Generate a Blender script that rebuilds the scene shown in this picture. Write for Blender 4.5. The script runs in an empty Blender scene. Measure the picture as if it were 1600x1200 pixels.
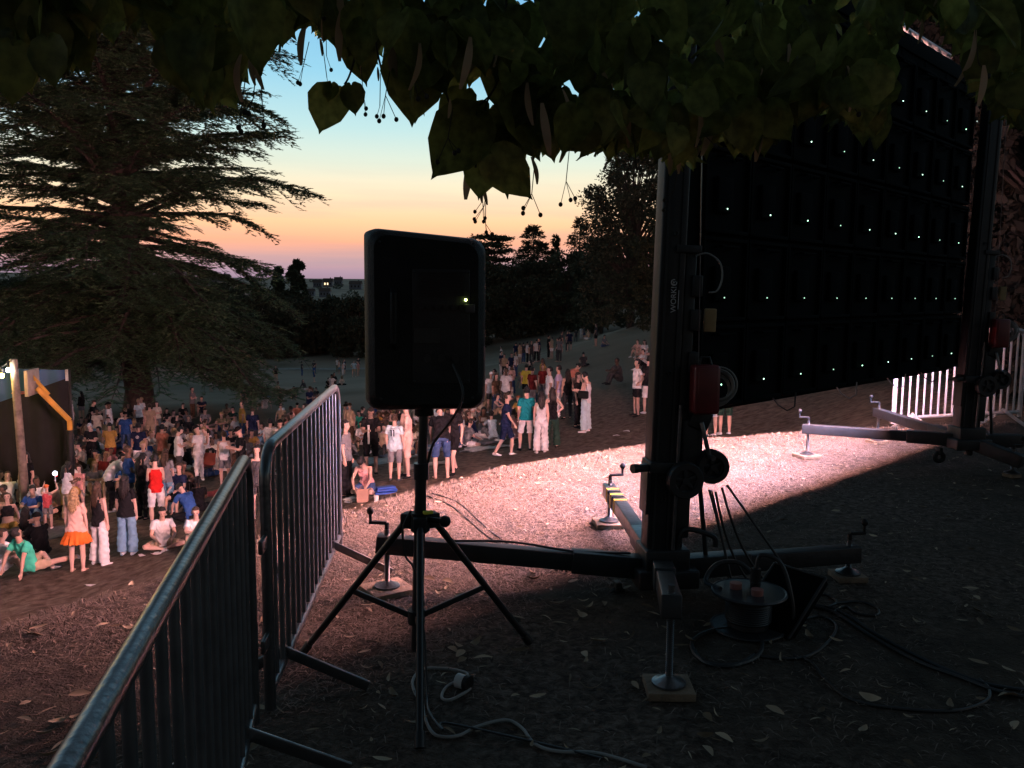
import bpy, bmesh, math, random
import numpy as np
from math import sin, cos, pi, radians, sqrt, atan2, exp
from mathutils import Vector, Matrix

# ------------------------------------------------------------------ camera, sky, exposure
sc = bpy.context.scene
C = sc.collection
H = 1.45                                   # eye height above the plateau
FPX, PIT, ROL = 1303.0, radians(6.22), radians(.48)
cam_d = bpy.data.cameras.new('camera')
cam_d.sensor_fit = 'HORIZONTAL'; cam_d.sensor_width = 36.0; cam_d.lens = FPX / 1600 * 36
cam_d.clip_start = .05; cam_d.clip_end = 6000
cam = bpy.data.objects.new('camera', cam_d); C.objects.link(cam)
cam.matrix_world = Matrix.Translation((0, 0, H)) @ Matrix.Rotation(pi/2 - PIT, 4, 'X') @ Matrix.Rotation(ROL, 4, 'Z')
sc.camera = cam

world = bpy.data.worlds.new('World'); sc.world = world; world.use_nodes = True
wn, wl = world.node_tree.nodes, world.node_tree.links
wn.clear()
wo = wn.new('ShaderNodeOutputWorld'); wb = wn.new('ShaderNodeBackground')
tc = wn.new('ShaderNodeTexCoord'); sx = wn.new('ShaderNodeSeparateXYZ')
wl.new(tc.outputs['Generated'], sx.inputs[0])
az = wn.new('ShaderNodeMath'); az.operation = 'ARCTAN2'
wl.new(sx.outputs['X'], az.inputs[0]); wl.new(sx.outputs['Y'], az.inputs[1])
# thin cloud bands shift the ramp a little
mp = wn.new('ShaderNodeMapping'); mp.inputs['Scale'].default_value = (1.5, 1.5, 26)
wl.new(tc.outputs['Generated'], mp.inputs[0])
nz = wn.new('ShaderNodeTexNoise'); nz.inputs['Scale'].default_value = 2.2; nz.inputs['Detail'].default_value = 5
wl.new(mp.outputs[0], nz.inputs['Vector'])
rp = wn.new('ShaderNodeValToRGB')
ELMAX = 60.0
def el(z): return math.degrees(math.asin(max(-1, min(1, z))))
zs = wn.new('ShaderNodeMath'); zs.operation = 'ARCSINE'; wl.new(sx.outputs['Z'], zs.inputs[0])
zd = wn.new('ShaderNodeMath'); zd.operation = 'MULTIPLY'; zd.inputs[1].default_value = 180/pi/ELMAX
wl.new(zs.outputs[0], zd.inputs[0])
stops = [(0, (.26, .17, .24)), (1.3, (.38, .26, .33)), (2.3, (.62, .34, .31)), (3.3, (.90, .40, .24)),
         (4.6, (.98, .55, .30)), (6.4, (.88, .70, .46)), (8.4, (.66, .71, .58)), (10.6, (.46, .66, .66)), (14, (.27, .55, .70)),
         (19, (.17, .42, .66)), (27, (.11, .19, .27)), (55, (.055, .062, .075))]
cr = rp.color_ramp
while len(cr.elements) < len(stops): cr.elements.new(.5)
for e_, (d_, c_) in zip(cr.elements, stops):
    e_.position = d_/ELMAX; e_.color = (*c_, 1)
wl.new(zd.outputs[0], rp.inputs[0])
# the east side of the sky is dark already
fa = wn.new('ShaderNodeMapRange'); fa.inputs['From Min'].default_value = -.9; fa.inputs['From Max'].default_value = .75
fa.inputs['To Min'].default_value = .17; fa.inputs['To Max'].default_value = 1
wl.new(sx.outputs['Y'], fa.inputs['Value'])
cm = wn.new('ShaderNodeMapRange'); cm.inputs['From Min'].default_value = .47; cm.inputs['From Max'].default_value = .70
wl.new(nz.outputs[0], cm.inputs['Value'])
cw = wn.new('ShaderNodeMapRange'); cw.inputs['From Min'].default_value = .03; cw.inputs['From Max'].default_value = .16
cw.inputs['To Min'].default_value = .4; cw.inputs['To Max'].default_value = 0
wl.new(sx.outputs['Z'], cw.inputs['Value'])
cf = wn.new('ShaderNodeMath'); cf.operation = 'MULTIPLY'; wl.new(cm.outputs[0], cf.inputs[0]); wl.new(cw.outputs[0], cf.inputs[1])
cx = wn.new('ShaderNodeMix'); cx.data_type = 'RGBA'; cx.inputs[7].default_value = (.30, .27, .33, 1)
wl.new(cf.outputs[0], cx.inputs[0]); wl.new(rp.outputs[0], cx.inputs[6])
ml = wn.new('ShaderNodeVectorMath'); ml.operation = 'SCALE'
wl.new(cx.outputs[2], ml.inputs[0]); wl.new(fa.outputs[0], ml.inputs['Scale'])
wl.new(ml.outputs[0], wb.inputs['Color']); wb.inputs['Strength'].default_value = 1.1
wl.new(wb.outputs[0], wo.inputs['Surface'])
sc.view_settings.view_transform = 'Standard'; sc.view_settings.look = 'None'
sc.view_settings.exposure = .22; sc.view_settings.gamma = 1; sc.view_settings.use_curve_mapping = False
try:
    sc.cycles.sample_clamp_indirect = 4.0
except Exception: pass

R = random.Random(7)
NR = np.random.default_rng(5)

# ------------------------------------------------------------------ measuring helpers
def ray(px, py):
    X, Y = px-800, py-600
    a = (X*cos(ROL)+Y*sin(ROL))/FPX; u = (X*sin(ROL)-Y*cos(ROL))/FPX
    return np.array([a, cos(PIT)+u*sin(PIT), -sin(PIT)+u*cos(PIT)])
def gz(px, py, z):
    r = ray(px, py); return Vector(r*((z-H)/r[2])+np.array([0, 0, H]))
def gy(px, py, y):
    r = ray(px, py); return Vector(r*(y/r[1])+np.array([0, 0, H]))

# ------------------------------------------------------------------ materials
MATS = {}
def mat(name, col=(.5, .5, .5), rough=.7, metal=0, var=.25, vs=8., bump=0., bs=30., emit=None, obcol=False, spec=.5, trans=0, alpha=None, coord='Object'):
    if name in MATS: return MATS[name]
    m = bpy.data.materials.new(name); m.use_nodes = True; MATS[name] = m
    n, l = m.node_tree.nodes, m.node_tree.links
    b = n['Principled BSDF']; b.inputs['Roughness'].default_value = rough; b.inputs['Metallic'].default_value = metal
    b.inputs['Specular IOR Level'].default_value = spec
    t = n.new('ShaderNodeTexCoord')
    nt = n.new('ShaderNodeTexNoise'); nt.inputs['Scale'].default_value = vs; nt.inputs['Detail'].default_value = 6
    l.new(t.outputs[coord], nt.inputs['Vector'])
    mr = n.new('ShaderNodeMapRange'); mr.inputs['From Min'].default_value = .3; mr.inputs['From Max'].default_value = .7
    mr.inputs['To Min'].default_value = 1-var; mr.inputs['To Max'].default_value = 1+var
    l.new(nt.outputs[0], mr.inputs['Value'])
    vm = n.new('ShaderNodeVectorMath'); vm.operation = 'SCALE'; l.new(mr.outputs[0], vm.inputs['Scale'])
    if obcol:
        oi = n.new('ShaderNodeObjectInfo'); l.new(oi.outputs['Color'], vm.inputs[0])
    else: vm.inputs[0].default_value = col
    l.new(vm.outputs[0], b.inputs['Base Color'])
    if bump:
        n2 = n.new('ShaderNodeTexNoise'); n2.inputs['Scale'].default_value = bs; n2.inputs['Detail'].default_value = 5
        l.new(t.outputs[coord], n2.inputs['Vector'])
        bp = n.new('ShaderNodeBump'); bp.inputs['Strength'].default_value = bump; bp.inputs['Distance'].default_value = .02
        l.new(n2.outputs[0], bp.inputs['Height']); l.new(bp.outputs[0], b.inputs['Normal'])
    if emit:
        b.inputs['Emission Color'].default_value = (*emit[0], 1); b.inputs['Emission Strength'].default_value = emit[1]
    return m

skin_m = mat('skin', rough=.6, var=.08, vs=5, obcol=True)
cloth_m = mat('cloth', rough=.9, var=.16, vs=7, bump=.5, bs=16, obcol=True, spec=.2)
hair_m = mat('hair', rough=.55, var=.5, vs=30, bump=.6, bs=60, obcol=True)
steel = mat('galvanised_steel', (.15, .155, .16), .30, .85, .18, 14, .12, 60)
dsteel = mat('dark_painted_steel', (.016, .0165, .018), .5, .15, .35, 9, .1, 50)
blackp = mat('black_plastic', (.009, .009, .0095), .55, 0, .3, 20, .25, 160, spec=.25)
matte = mat('matte_black', (.0022, .0022, .0025), .9, 0, .3, 15, spec=.08)
tubem = mat('black_steel_tube', (.02, .02, .022), .35, .3, .2, 20)
redm = mat('red_plastic', (.12, .008, .010), .45, 0, .25, 12)
wood = mat('plywood', (.17, .12, .08), .85, 0, .35, 10, .4, 60)
postm = mat('weathered_wood', (.22, .17, .13), .85, 0, .4, 6, .5, 25)
barkm = mat('bark', (.075, .055, .045), .9, 0, .45, 3, .9, 9)
cable = mat('cable_rubber', (.012, .012, .013), .5, 0, .3, 10)
palec = mat('pale_cable', (.22, .22, .21), .55, 0, .2, 12)
white = mat('white_paint', (.7, .69, .67), .5, 0, .1, 12)
yellowm = mat('hazard_yellow', (.75, .42, .03), .6, 0, .1, 12)
paper = mat('litter_paper', (.62, .6, .57), .8, 0, .15, 12)

# ------------------------------------------------------------------ mesh builders
class MB:
    def __init__(s): s.v = []; s.f = []
    def add(s, vs, fs):
        o = len(s.v); s.v += [tuple(q) for q in vs]; s.f += [tuple(o+i for i in f) for f in fs]
    def box(s, c, size, rot=None, bev=0):
        x, y, z = [q/2 for q in size]; c = Vector(c)
        if bev:
            b = min(bev, x*.9, y*.9, z*.9); pts = []
            bm = bmesh.new(); bmesh.ops.create_cube(bm, size=2)
            for v in bm.verts: v.co = Vector((v.co.x*x, v.co.y*y, v.co.z*z))
            bmesh.ops.bevel(bm, geom=bm.edges[:], offset=b, segments=3, affect='EDGES', profile=.5)
            bm.verts.index_update()
            vs = [v.co.copy() for v in bm.verts]; fs = [[v.index for v in f.verts] for f in bm.faces]; bm.free()
        else:
            vs = [Vector((a*x, b*y, d*z)) for a in (-1, 1) for b in (-1, 1) for d in (-1, 1)]
            fs = [(0, 1, 3, 2), (4, 6, 7, 5), (0, 4, 5, 1), (2, 3, 7, 6), (0, 2, 6, 4), (1, 5, 7, 3)]
        if rot is not None: vs = [rot @ v for v in vs]
        s.add([v+c for v in vs], fs)
    def beam(s, a, b, w, h, up=(0, 0, 1), bev=.004):
        a, b = Vector(a), Vector(b); d = (b-a); L = d.length; d.normalize()
        sd = d.cross(Vector(up)).normalized(); u = sd.cross(d)
        s.box((a+b)/2, (w, L, h), Matrix((sd, d, u)).transposed(), bev)
    def tube(s, pts, r, n=8, cap=True, ry=None, side=None):
        pts = [Vector(p) for p in pts]
        rs = r if hasattr(r, '__len__') else [r]*len(pts)
        rys = ry if ry is not None else rs
        prev = None; rings = []
        for i, p in enumerate(pts):
            d = (pts[min(i+1, len(pts)-1)]-pts[max(i-1, 0)])
            if d.length < 1e-9: d = Vector((0, 0, 1))
            d.normalize()
            if side is not None: sd = Vector(side) - d*Vector(side).dot(d)
            elif prev is None:
                sd = d.cross(Vector((0, 0, 1)))
                if sd.length < .05: sd = Vector((1, 0, 0))
            else: sd = prev - d*prev.dot(d)
            sd.normalize(); prev = sd; u = d.cross(sd)
            rings.append([p+sd*cos(2*pi*k/n)*rs[i]+u*sin(2*pi*k/n)*rys[i] for k in range(n)])
        vs = [q for rg in rings for q in rg]; fs = []
        for i in range(len(pts)-1):
            for k in range(n):
                k2 = (k+1) % n; fs.append((i*n+k, i*n+k2, (i+1)*n+k2, (i+1)*n+k))
        if cap: fs.append(tuple(range(n-1, -1, -1))); fs.append(tuple((len(pts)-1)*n+k for k in range(n)))
        s.add(vs, fs)
    def cyl(s, a, b, r, n=20, r2=None): s.tube([a, b], [r, r if r2 is None else r2], n)
    def ell(s, c, rx, ry, rz, n=12, m=8, rot=None):
        c = Vector(c); vs = []; fs = []
        for j in range(1, m):
            th = pi*j/m
            for k in range(n):
                p = Vector((rx*sin(th)*cos(2*pi*k/n), ry*sin(th)*sin(2*pi*k/n), rz*cos(th)))
                vs.append((rot @ p if rot else p)+c)
        t = Vector((0, 0, rz)); b = Vector((0, 0, -rz))
        if rot: t = rot @ t; b = rot @ b
        vs += [t+c, b+c]; T = len(vs)-2; B = T+1
        for j in range(m-2):
            for k in range(n):
                k2 = (k+1) % n; fs.append((j*n+k, (j+1)*n+k, (j+1)*n+k2, j*n+k2))
        for k in range(n):
            fs.append((T, k, (k+1) % n)); fs.append((B, (m-2)*n+(k+1) % n, (m-2)*n+k))
        s.add(vs, fs)
    def ring(s, c, rad, r, ax=(0, 0, 1), n=28, m=7, a0=0, a1=2*pi):
        c = Vector(c); ax = Vector(ax).normalized(); q = ax.orthogonal().normalized(); w = ax.cross(q)
        k = max(4, int(n*(a1-a0)/2/pi))
        s.tube([c+(q*cos(a0+(a1-a0)*i/k)+w*sin(a0+(a1-a0)*i/k))*rad for i in range(k+1)], r, m)
    def mesh(s, name, m, smooth=True, off=(0, 0, 0)):
        me = bpy.data.meshes.new(name); o = Vector(off)
        me.from_pydata([Vector(q)-o for q in s.v], [], s.f); me.update()
        if m: me.materials.append(m)
        if smooth:
            me.polygons.foreach_set('use_smooth', [True]*len(me.polygons))
            try: me.set_sharp_from_angle(angle=radians(40))
            except Exception: pass
        return me
    def build(s, name, m, parent=None, smooth=True, off=None):
        if off is None: off = root_loc(parent) if parent else (0, 0, 0)
        o = bpy.data.objects.new(name, s.mesh(name, m, smooth, off)); C.objects.link(o)
        if parent: o.parent = parent
        return o

def spline(P, sub=6):
    P = [Vector(p) for p in P]; out = []
    for i in range(len(P)-1):
        p0 = P[max(i-1, 0)]; p1 = P[i]; p2 = P[i+1]; p3 = P[min(i+2, len(P)-1)]
        for k in range(sub):
            t = k/sub; out.append(.5*((2*p1)+(-p0+p2)*t+(2*p0-5*p1+4*p2-p3)*t*t+(-p0+3*p1-3*p2+p3)*t**3))
    out.append(P[-1]); return out
def root_loc(o):
    v = Vector((0, 0, 0))
    while o: v = v+o.location; o = o.parent
    return v
def tag(o, label=None, cat=None, group=None, kind=None):
    if label: o['label'] = label
    if cat: o['category'] = cat
    if group: o['group'] = group
    if kind: o['kind'] = kind
    return o
def thing(name, label, cat, loc, group=None):
    o = bpy.data.objects.new(name, None); C.objects.link(o); o.location = loc; o.empty_display_size = .1
    return tag(o, label, cat, group)
def solo(mb, name, m, label, cat, loc=None, group=None, kind=None, smooth=True):
    if loc is None: loc = Vector(np.array(mb.v).min(0)/2+np.array(mb.v).max(0)/2); loc.z = min(q[2] for q in mb.v)
    o = mb.build(name, m, None, smooth, off=loc); o.location = loc
    return tag(o, label, cat, group, kind)
def np_mesh(name, V, Fq, m, smooth=False):
    V = np.asarray(V, dtype=np.float32); Fq = np.asarray(Fq, dtype=np.int32)
    k = Fq.shape[1]; me = bpy.data.meshes.new(name)
    me.vertices.add(len(V)); me.vertices.foreach_set('co', V.ravel())
    me.loops.add(Fq.size); me.loops.foreach_set('vertex_index', Fq.ravel())
    me.polygons.add(len(Fq)); me.polygons.foreach_set('loop_start', np.arange(0, Fq.size, k, dtype=np.int32))
    me.polygons.foreach_set('loop_total', np.full(len(Fq), k, dtype=np.int32))
    if smooth: me.polygons.foreach_set('use_smooth', np.ones(len(Fq), dtype=bool))
    me.update(calc_edges=True); me.validate()
    if m: me.materials.append(m)
    return me

# ------------------------------------------------------------------ terrain
CREST = np.array([(-6.5, -14), (-4.4, -4), (-3.2, .6), (-2.42, 3.35), (-1.86, 4.15), (-1.16, 5.6), (-.27, 6.75), (1.36, 8.2), (2.9, 8.85), (4.3, 9.3), (7.5, 10.2), (30, 13)], float)
GP = [(-8.86, 16.5, -4.27), (-7.86, 16.8, -4.1), (-8.2, 18.8, -4.1), (-14, 17.5, -4.8), (-2.76, 19.4, -3.0), (-3.5, 20.1, -3.2), (-.16, 22.75, -3.03),
      (.48, 23.9, -3.08), (.98, 24.7, -3.15), (2.2, 24.6, -2.72), (3.95, 26, -2.47), (5.58, 21.7, -2.2), (4.2, 32.5, -2.3), (7.15, 45.7, -2.3),
      (-1.38, 103, -7.1), (6.5, 114, -6.05), (-20.4, 103, -8.3), (-10, 28.6, -4.9), (-15, 24.5, -4.9), (-20.5, 50, -5.9), (-8, 50, -5.6), (0, 50, -4.4),
      (-5, 160, -5.9), (4, 160, -4.6), (17, 160, -1.6), (-40, 160, -9), (9.4, 20, -.75), (7.5, 14, -.5), (12, 12, .1), (15, 30, -.3), (22, 60, .5),
      (13, 80, -1.0), (60, 160, 4), (-90, 160, -9), (-60, 60, -8), (-30, 25, -6), (-9, 9, -3.5), (-80, 320, -14), (0, 320, -8), (90, 320, 4),
      (-260, 900, 12), (-100, 900, 11), (0, 900, 13), (150, 900, 20), (500, 900, 30), (-600, 900, 20), (-900, 1800, 30), (0, 1800, 30), (900, 1800, 40)]
GP = np.array(GP, float)
def uvmap(x, y):
    yy = np.maximum(y, 2.0)+4
    return np.stack([np.clip(x/yy, -1.6, 1.6)*1.6, np.log(yy)], -1)
def kern(d): return np.where(d > 1e-9, d*d*np.log(np.maximum(d, 1e-9)), 0)
_P = uvmap(GP[:, 0], GP[:, 1]); _n = len(_P)
_A = np.zeros((_n+3, _n+3)); _A[:_n, :_n] = kern(np.linalg.norm(_P[:, None]-_P[None], axis=-1))+np.eye(_n)*.004
_A[:_n, _n] = 1; _A[:_n, _n+1:] = _P; _A[_n, :_n] = 1; _A[_n+1:, :_n] = _P.T
_W = np.linalg.solve(_A, np.concatenate([GP[:, 2], [0, 0, 0]]))
def sdist(x, y):
    p = np.stack([x, y], -1); best = np.full(x.shape, 1e9); sg = np.ones(x.shape)
    for a, b in zip(CREST[:-1], CREST[1:]):
        d = b-a; t = np.clip(((p-a)@d)/(d@d), 0, 1); q = a+t[..., None]*d; r = np.linalg.norm(p-q, axis=-1)
        cr_ = d[0]*(p[..., 1]-a[1])-d[1]*(p[..., 0]-a[0])
        m = r < best-1e-9; best = np.where(m, r, best); sg = np.where(m, np.sign(cr_), sg)
    return best*sg
def wav(x, y):
    return (.5*np.sin(x*1.7+np.sin(y*1.1)*1.3)+.5*np.sin(y*2.1+np.sin(x*.9)*1.7)+.35*np.sin(x*4.3+y*3.1)+.3*np.sin(-x*5.9+y*6.7+np.sin(x*2)))
def terr(x, y):
    x = np.asarray(x, float); y = np.asarray(y, float)
    uv = uvmap(x, y); d = np.linalg.norm(uv[..., None, :]-_P, axis=-1)
    zf = kern(d)@_W[:_n]+_W[_n]+uv@_W[_n+1:]
    s = sdist(x, y)
    w = np.clip((s+.12)/8.5, 0, 1); w = 1-(1-w)**2.3
    amp = np.clip(.010+.004*np.maximum(s, 0), .010, .05)
    return zf*w+wav(x, y)*amp*np.where(s > 0, 1, .9)*(1/(1+np.maximum(y-60, 0)/100))
def tz(x, y): return float(terr(np.array([x]), np.array([y]))[0])
_T = np.concatenate([np.arange(1.6, 14, .06), np.geomspace(14, 1500, 700)])
def hit(px, py, tmin=0):
    r = ray(px, py); P = r[None]*_T[:, None]+np.array([0, 0, H])
    z = terr(P[:, 0], P[:, 1]); k = np.where((P[:, 2] < z) & (_T > tmin))[0]
    if len(k) == 0: return None
    k = k[0]
    if k == 0: return Vector(P[0])
    a = P[k-1, 2]-z[k-1]; b = z[k]-P[k, 2]; t = _T[k-1]+(_T[k]-_T[k-1])*a/(a+b+1e-9)
    q = r*t+np.array([0, 0, H]); return Vector((q[0], q[1], tz(q[0], q[1])))

xs = np.sinh(np.linspace(-5.6, 5.6, 330))*12.0
ys = np.concatenate([np.linspace(-40, 0, 20)[:-1], np.linspace(0, 14, 110), 14+np.geomspace(.15, 3000, 190)])
XX, YY = np.meshgrid(xs*.5, ys); ZZ = terr(XX, YY)
nv = XX.shape[1]; idx = np.arange(XX.size).reshape(XX.shape)
Fq = np.stack([idx[:-1, :-1], idx[:-1, 1:], idx[1:, 1:], idx[1:, :-1]], -1).reshape(-1, 4)
def ground_material():
    m = bpy.data.materials.new('dry_turf'); m.use_nodes = True
    n, l = m.node_tree.nodes, m.node_tree.links; b = n['Principled BSDF']; b.inputs['Roughness'].default_value = .95
    b.inputs['Specular IOR Level'].default_value = .15
    g = n.new('ShaderNodeNewGeometry')
    def noise(sc_, det=6, dist=0):
        q = n.new('ShaderNodeTexNoise'); q.inputs['Scale'].default_value = sc_; q.inputs['Detail'].default_value = det
        q.inputs['Distortion'].default_value = dist; l.new(g.outputs['Position'], q.inputs['Vector']); return q
    def ramp(src, st):
        q = n.new('ShaderNodeValToRGB'); c = q.color_ramp
        while len(c.elements) < len(st): c.elements.new(.5)
        for e, (p, cc) in zip(c.elements, st): e.position = p; e.color = (*cc, 1)
        l.new(src, q.inputs[0]); return q
    n1 = noise(.55, 5); n2 = noise(26, 8, .8); n3 = noise(5.5, 6, .3)
    straw = ramp(n2.outputs[0], [(.34, (.036, .027, .022)), (.50, (.088, .065, .052)), (.66, (.165, .127, .105))])
    soil = ramp(n3.outputs[0], [(.3, (.034, .027, .022)), (.55, (.072, .056, .043)), (.75, (.115, .09, .07))])
    mx = n.new('ShaderNodeMix'); mx.data_type = 'RGBA'
    mr = n.new('ShaderNodeMapRange'); mr.inputs['From Min'].default_value = .38; mr.inputs['From Max'].default_value = .60
    l.new(n1.outputs[0], mr.inputs['Value']); l.new(mr.outputs[0], mx.inputs[0]); l.new(soil.outputs[0], mx.inputs[6]); l.new(straw.outputs[0], mx.inputs[7])
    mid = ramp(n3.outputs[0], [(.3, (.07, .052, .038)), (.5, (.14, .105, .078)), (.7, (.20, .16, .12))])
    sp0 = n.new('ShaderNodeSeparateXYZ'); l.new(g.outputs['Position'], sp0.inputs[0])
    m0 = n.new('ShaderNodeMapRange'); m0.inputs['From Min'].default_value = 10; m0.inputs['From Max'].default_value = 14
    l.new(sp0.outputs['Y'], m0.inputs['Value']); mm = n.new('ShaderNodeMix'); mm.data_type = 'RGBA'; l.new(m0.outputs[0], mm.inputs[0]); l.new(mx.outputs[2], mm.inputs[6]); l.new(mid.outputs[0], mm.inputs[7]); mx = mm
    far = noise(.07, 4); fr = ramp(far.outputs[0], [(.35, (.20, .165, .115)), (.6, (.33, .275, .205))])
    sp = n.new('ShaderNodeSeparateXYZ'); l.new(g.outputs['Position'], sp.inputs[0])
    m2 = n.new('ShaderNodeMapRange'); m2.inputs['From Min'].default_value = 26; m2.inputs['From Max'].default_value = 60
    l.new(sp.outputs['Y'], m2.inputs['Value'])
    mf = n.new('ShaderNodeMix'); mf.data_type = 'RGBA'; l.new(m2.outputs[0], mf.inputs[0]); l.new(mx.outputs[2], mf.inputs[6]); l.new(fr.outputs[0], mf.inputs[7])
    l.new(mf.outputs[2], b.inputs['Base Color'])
    nb = noise(45, 8, 1.2)
    ad = n.new('ShaderNodeMath'); ad.operation = 'ADD'; l.new(nb.outputs[0], ad.inputs[0]); l.new(n3.outputs[0], ad.inputs[1])
    bp = n.new('ShaderNodeBump'); bp.inputs['Strength'].default_value = .9; bp.inputs['Distance'].default_value = .035
    l.new(ad.outputs[0], bp.inputs['Height']); l.new(bp.outputs[0], b.inputs['Normal'])
    return m
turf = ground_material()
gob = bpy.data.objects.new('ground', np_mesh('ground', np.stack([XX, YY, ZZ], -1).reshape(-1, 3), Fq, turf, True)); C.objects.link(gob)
tag(gob, kind='structure')

# pale path across the far field
pm = mat('pale_gravel', (.30, .28, .24), .9, 0, .3, 2)
pp = [hit(x, y) for x, y in [(330, 580), (380, 579), (430, 577), (480, 577), (540, 577), (600, 575), (680, 572)]]
V = []; Fp = []
for i, p in enumerate(pp):
    for dy in (-.8, .8): V.append((p.x, p.y+dy*1.6, tz(p.x, p.y+dy*1.6)+.06))
for i in range(len(pp)-1): Fp.append((2*i, 2*i+2, 2*i+3, 2*i+1))
po = bpy.data.objects.new('path', np_mesh('path', V, Fp, pm)); C.objects.link(po); tag(po, kind='structure')

# ------------------------------------------------------------------ straw, grass and fallen leaves (stuff)
def blades(pts, L, W, zl, flat, name, m, label):
    n = len(pts); a = NR.uniform(0, 2*pi, n); ln = NR.uniform(.5, 1.2, n)*L; w = W*NR.uniform(.6, 1.3, n)
    up = NR.uniform(flat[0], flat[1], n)
    d = np.stack([np.cos(a)*np.cos(up), np.sin(a)*np.cos(up), np.sin(up)], -1)
    sd = np.stack([-np.sin(a), np.cos(a), np.zeros(n)], -1)*w[:, None]
    p0 = np.column_stack([pts, terr(pts[:, 0], pts[:, 1])+zl]); mid = p0+d*ln[:, None]*.55+np.array([0, 0, 1])*(ln*.08)[:, None]
    p2 = p0+d*ln[:, None]+np.stack([np.zeros(n), np.zeros(n), -ln*.10], -1)
    V = np.stack([p0-sd*.6, p0+sd*.6, mid+sd, mid-sd, p2], 1).reshape(-1, 3)
    o = np.arange(n)*5
    F = np.concatenate([np.stack([o, o+1, o+2], -1), np.stack([o, o+2, o+3], -1), np.stack([o+3, o+2, o+4], -1)])
    ob = bpy.data.objects.new(name, np_mesh(name, V, F, m)); C.objects.link(ob)
    return tag(ob, label, 'grass' if 'grass' in name or 'straw' in name else 'leaves', kind='stuff')
def island_mat(name, c1, c2, rough=.8, trans=0, blot=0, bscale=60):
    m = bpy.data.materials.new(name); m.use_nodes = True; n, l = m.node_tree.nodes, m.node_tree.links
    b = n['Principled BSDF']; b.inputs['Roughness'].default_value = rough; b.inputs['Specular IOR Level'].default_value = .25
    g = n.new('ShaderNodeNewGeometry'); q = n.new('ShaderNodeMix'); q.data_type = 'RGBA'
    q.inputs[6].default_value = (*c1, 1); q.inputs[7].default_value = (*c2, 1)
    l.new(g.outputs['Random Per Island'], q.inputs[0]); src = q.outputs[2]
    if blot:
        nt = n.new('ShaderNodeTexNoise'); nt.inputs['Scale'].default_value = bscale; nt.inputs['Detail'].default_value = 6; l.new(g.outputs['Position'], nt.inputs['Vector'])
        mr = n.new('ShaderNodeMapRange'); mr.inputs['From Min'].default_value = .35; mr.inputs['From Max'].default_value = .65; mr.inputs['To Min'].default_value = 1-blot; mr.inputs['To Max'].default_value = 1+blot
        l.new(nt.outputs[0], mr.inputs['Value']); vm = n.new('ShaderNodeVectorMath'); vm.operation = 'SCALE'; l.new(src, vm.inputs[0]); l.new(mr.outputs[0], vm.inputs['Scale']); src = vm.outputs[0]
        bp = n.new('ShaderNodeBump'); bp.inputs['Strength'].default_value = .4; bp.inputs['Distance'].default_value = .004; l.new(nt.outputs[0], bp.inputs['Height']); l.new(bp.outputs[0], b.inputs['Normal'])
    l.new(src, b.inputs['Base Color'])
    if trans:
        t = n.new('ShaderNodeBsdfTranslucent'); x = n.new('ShaderNodeMixShader'); x.inputs[0].default_value = trans
        l.new(src, t.inputs[0]); l.new(b.outputs[0], x.inputs[1]); l.new(t.outputs[0], x.inputs[2])
        l.new(x.outputs[0], n['Material Output'].inputs['Surface'])
    return m
straw_m = island_mat('straw', (.06, .044, .036), (.235, .18, .145))
deadleaf_m = island_mat('dead_leaf', (.09, .06, .035), (.46, .37, .26))
def scatter(n, x0, x1, y0, y1, smin, smax, near=0, even=False):
    P = []
    tot = 0
    while tot < n:
        k = n*3; x = NR.uniform(x0, x1, k); y = y0+(y1-y0)*NR.uniform(0, 1, k)**(1+near)
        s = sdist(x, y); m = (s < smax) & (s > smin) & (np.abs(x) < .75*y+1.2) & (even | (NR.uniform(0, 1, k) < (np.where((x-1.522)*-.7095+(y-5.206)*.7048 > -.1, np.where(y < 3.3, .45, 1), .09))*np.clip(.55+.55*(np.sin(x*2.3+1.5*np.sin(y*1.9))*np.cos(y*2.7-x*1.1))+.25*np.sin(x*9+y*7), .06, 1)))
        P.append(np.stack([x[m], y[m]], -1)); tot += m.sum()
    return np.concatenate(P)[:n]
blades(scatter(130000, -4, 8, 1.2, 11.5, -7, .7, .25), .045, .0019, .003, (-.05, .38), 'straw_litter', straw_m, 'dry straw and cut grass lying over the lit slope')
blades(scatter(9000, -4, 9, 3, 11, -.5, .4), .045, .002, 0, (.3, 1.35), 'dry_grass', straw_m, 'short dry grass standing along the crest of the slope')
def leaf_litter():
    pts = scatter(1700, -3.5, 6, 1.5, 8.5, -8, .3, .4, True); V = []; F = []
    for (x, y) in pts:
        L = R.choice([R.uniform(.015, .04), R.uniform(.03, .075), R.uniform(.05, .085)])*(.7 if y > 4.2 else 1); W = L*R.uniform(.10, .5); a = R.uniform(0, 2*pi); cu = R.uniform(-.5, 1.1); z0 = tz(x, y)+.008
        rr = Matrix.Rotation(a, 3, 'Z') @ Matrix.Rotation(R.uniform(-.5, .5), 3, 'X'); o = len(V)
        for i in range(6):
            t = i/5; w = W*sin(pi*min(.97, max(.04, t)))**.8; zz = cu*L*(t-.5)**2+.004
            for s_ in (-1, 0, 1):
                p = rr @ Vector((L*(t-.5), s_*w*.5, zz+abs(s_)*w*.25)); V.append((x+p.x, y+p.y, max(z0+p.z, z0-.004)))
        for i in range(5):
            for k in (0, 1): F.append((o+i*3+k, o+i*3+k+3, o+i*3+k+4, o+i*3+k+1))
    ob = bpy.data.objects.new('fallen_leaves', np_mesh('fallen_leaves', V, F, deadleaf_m, True)); C.objects.link(ob)
    tag(ob, 'curled dead leaves scattered over the dark ground under the branch', 'leaves', kind='stuff')
leaf_litter()
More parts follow.
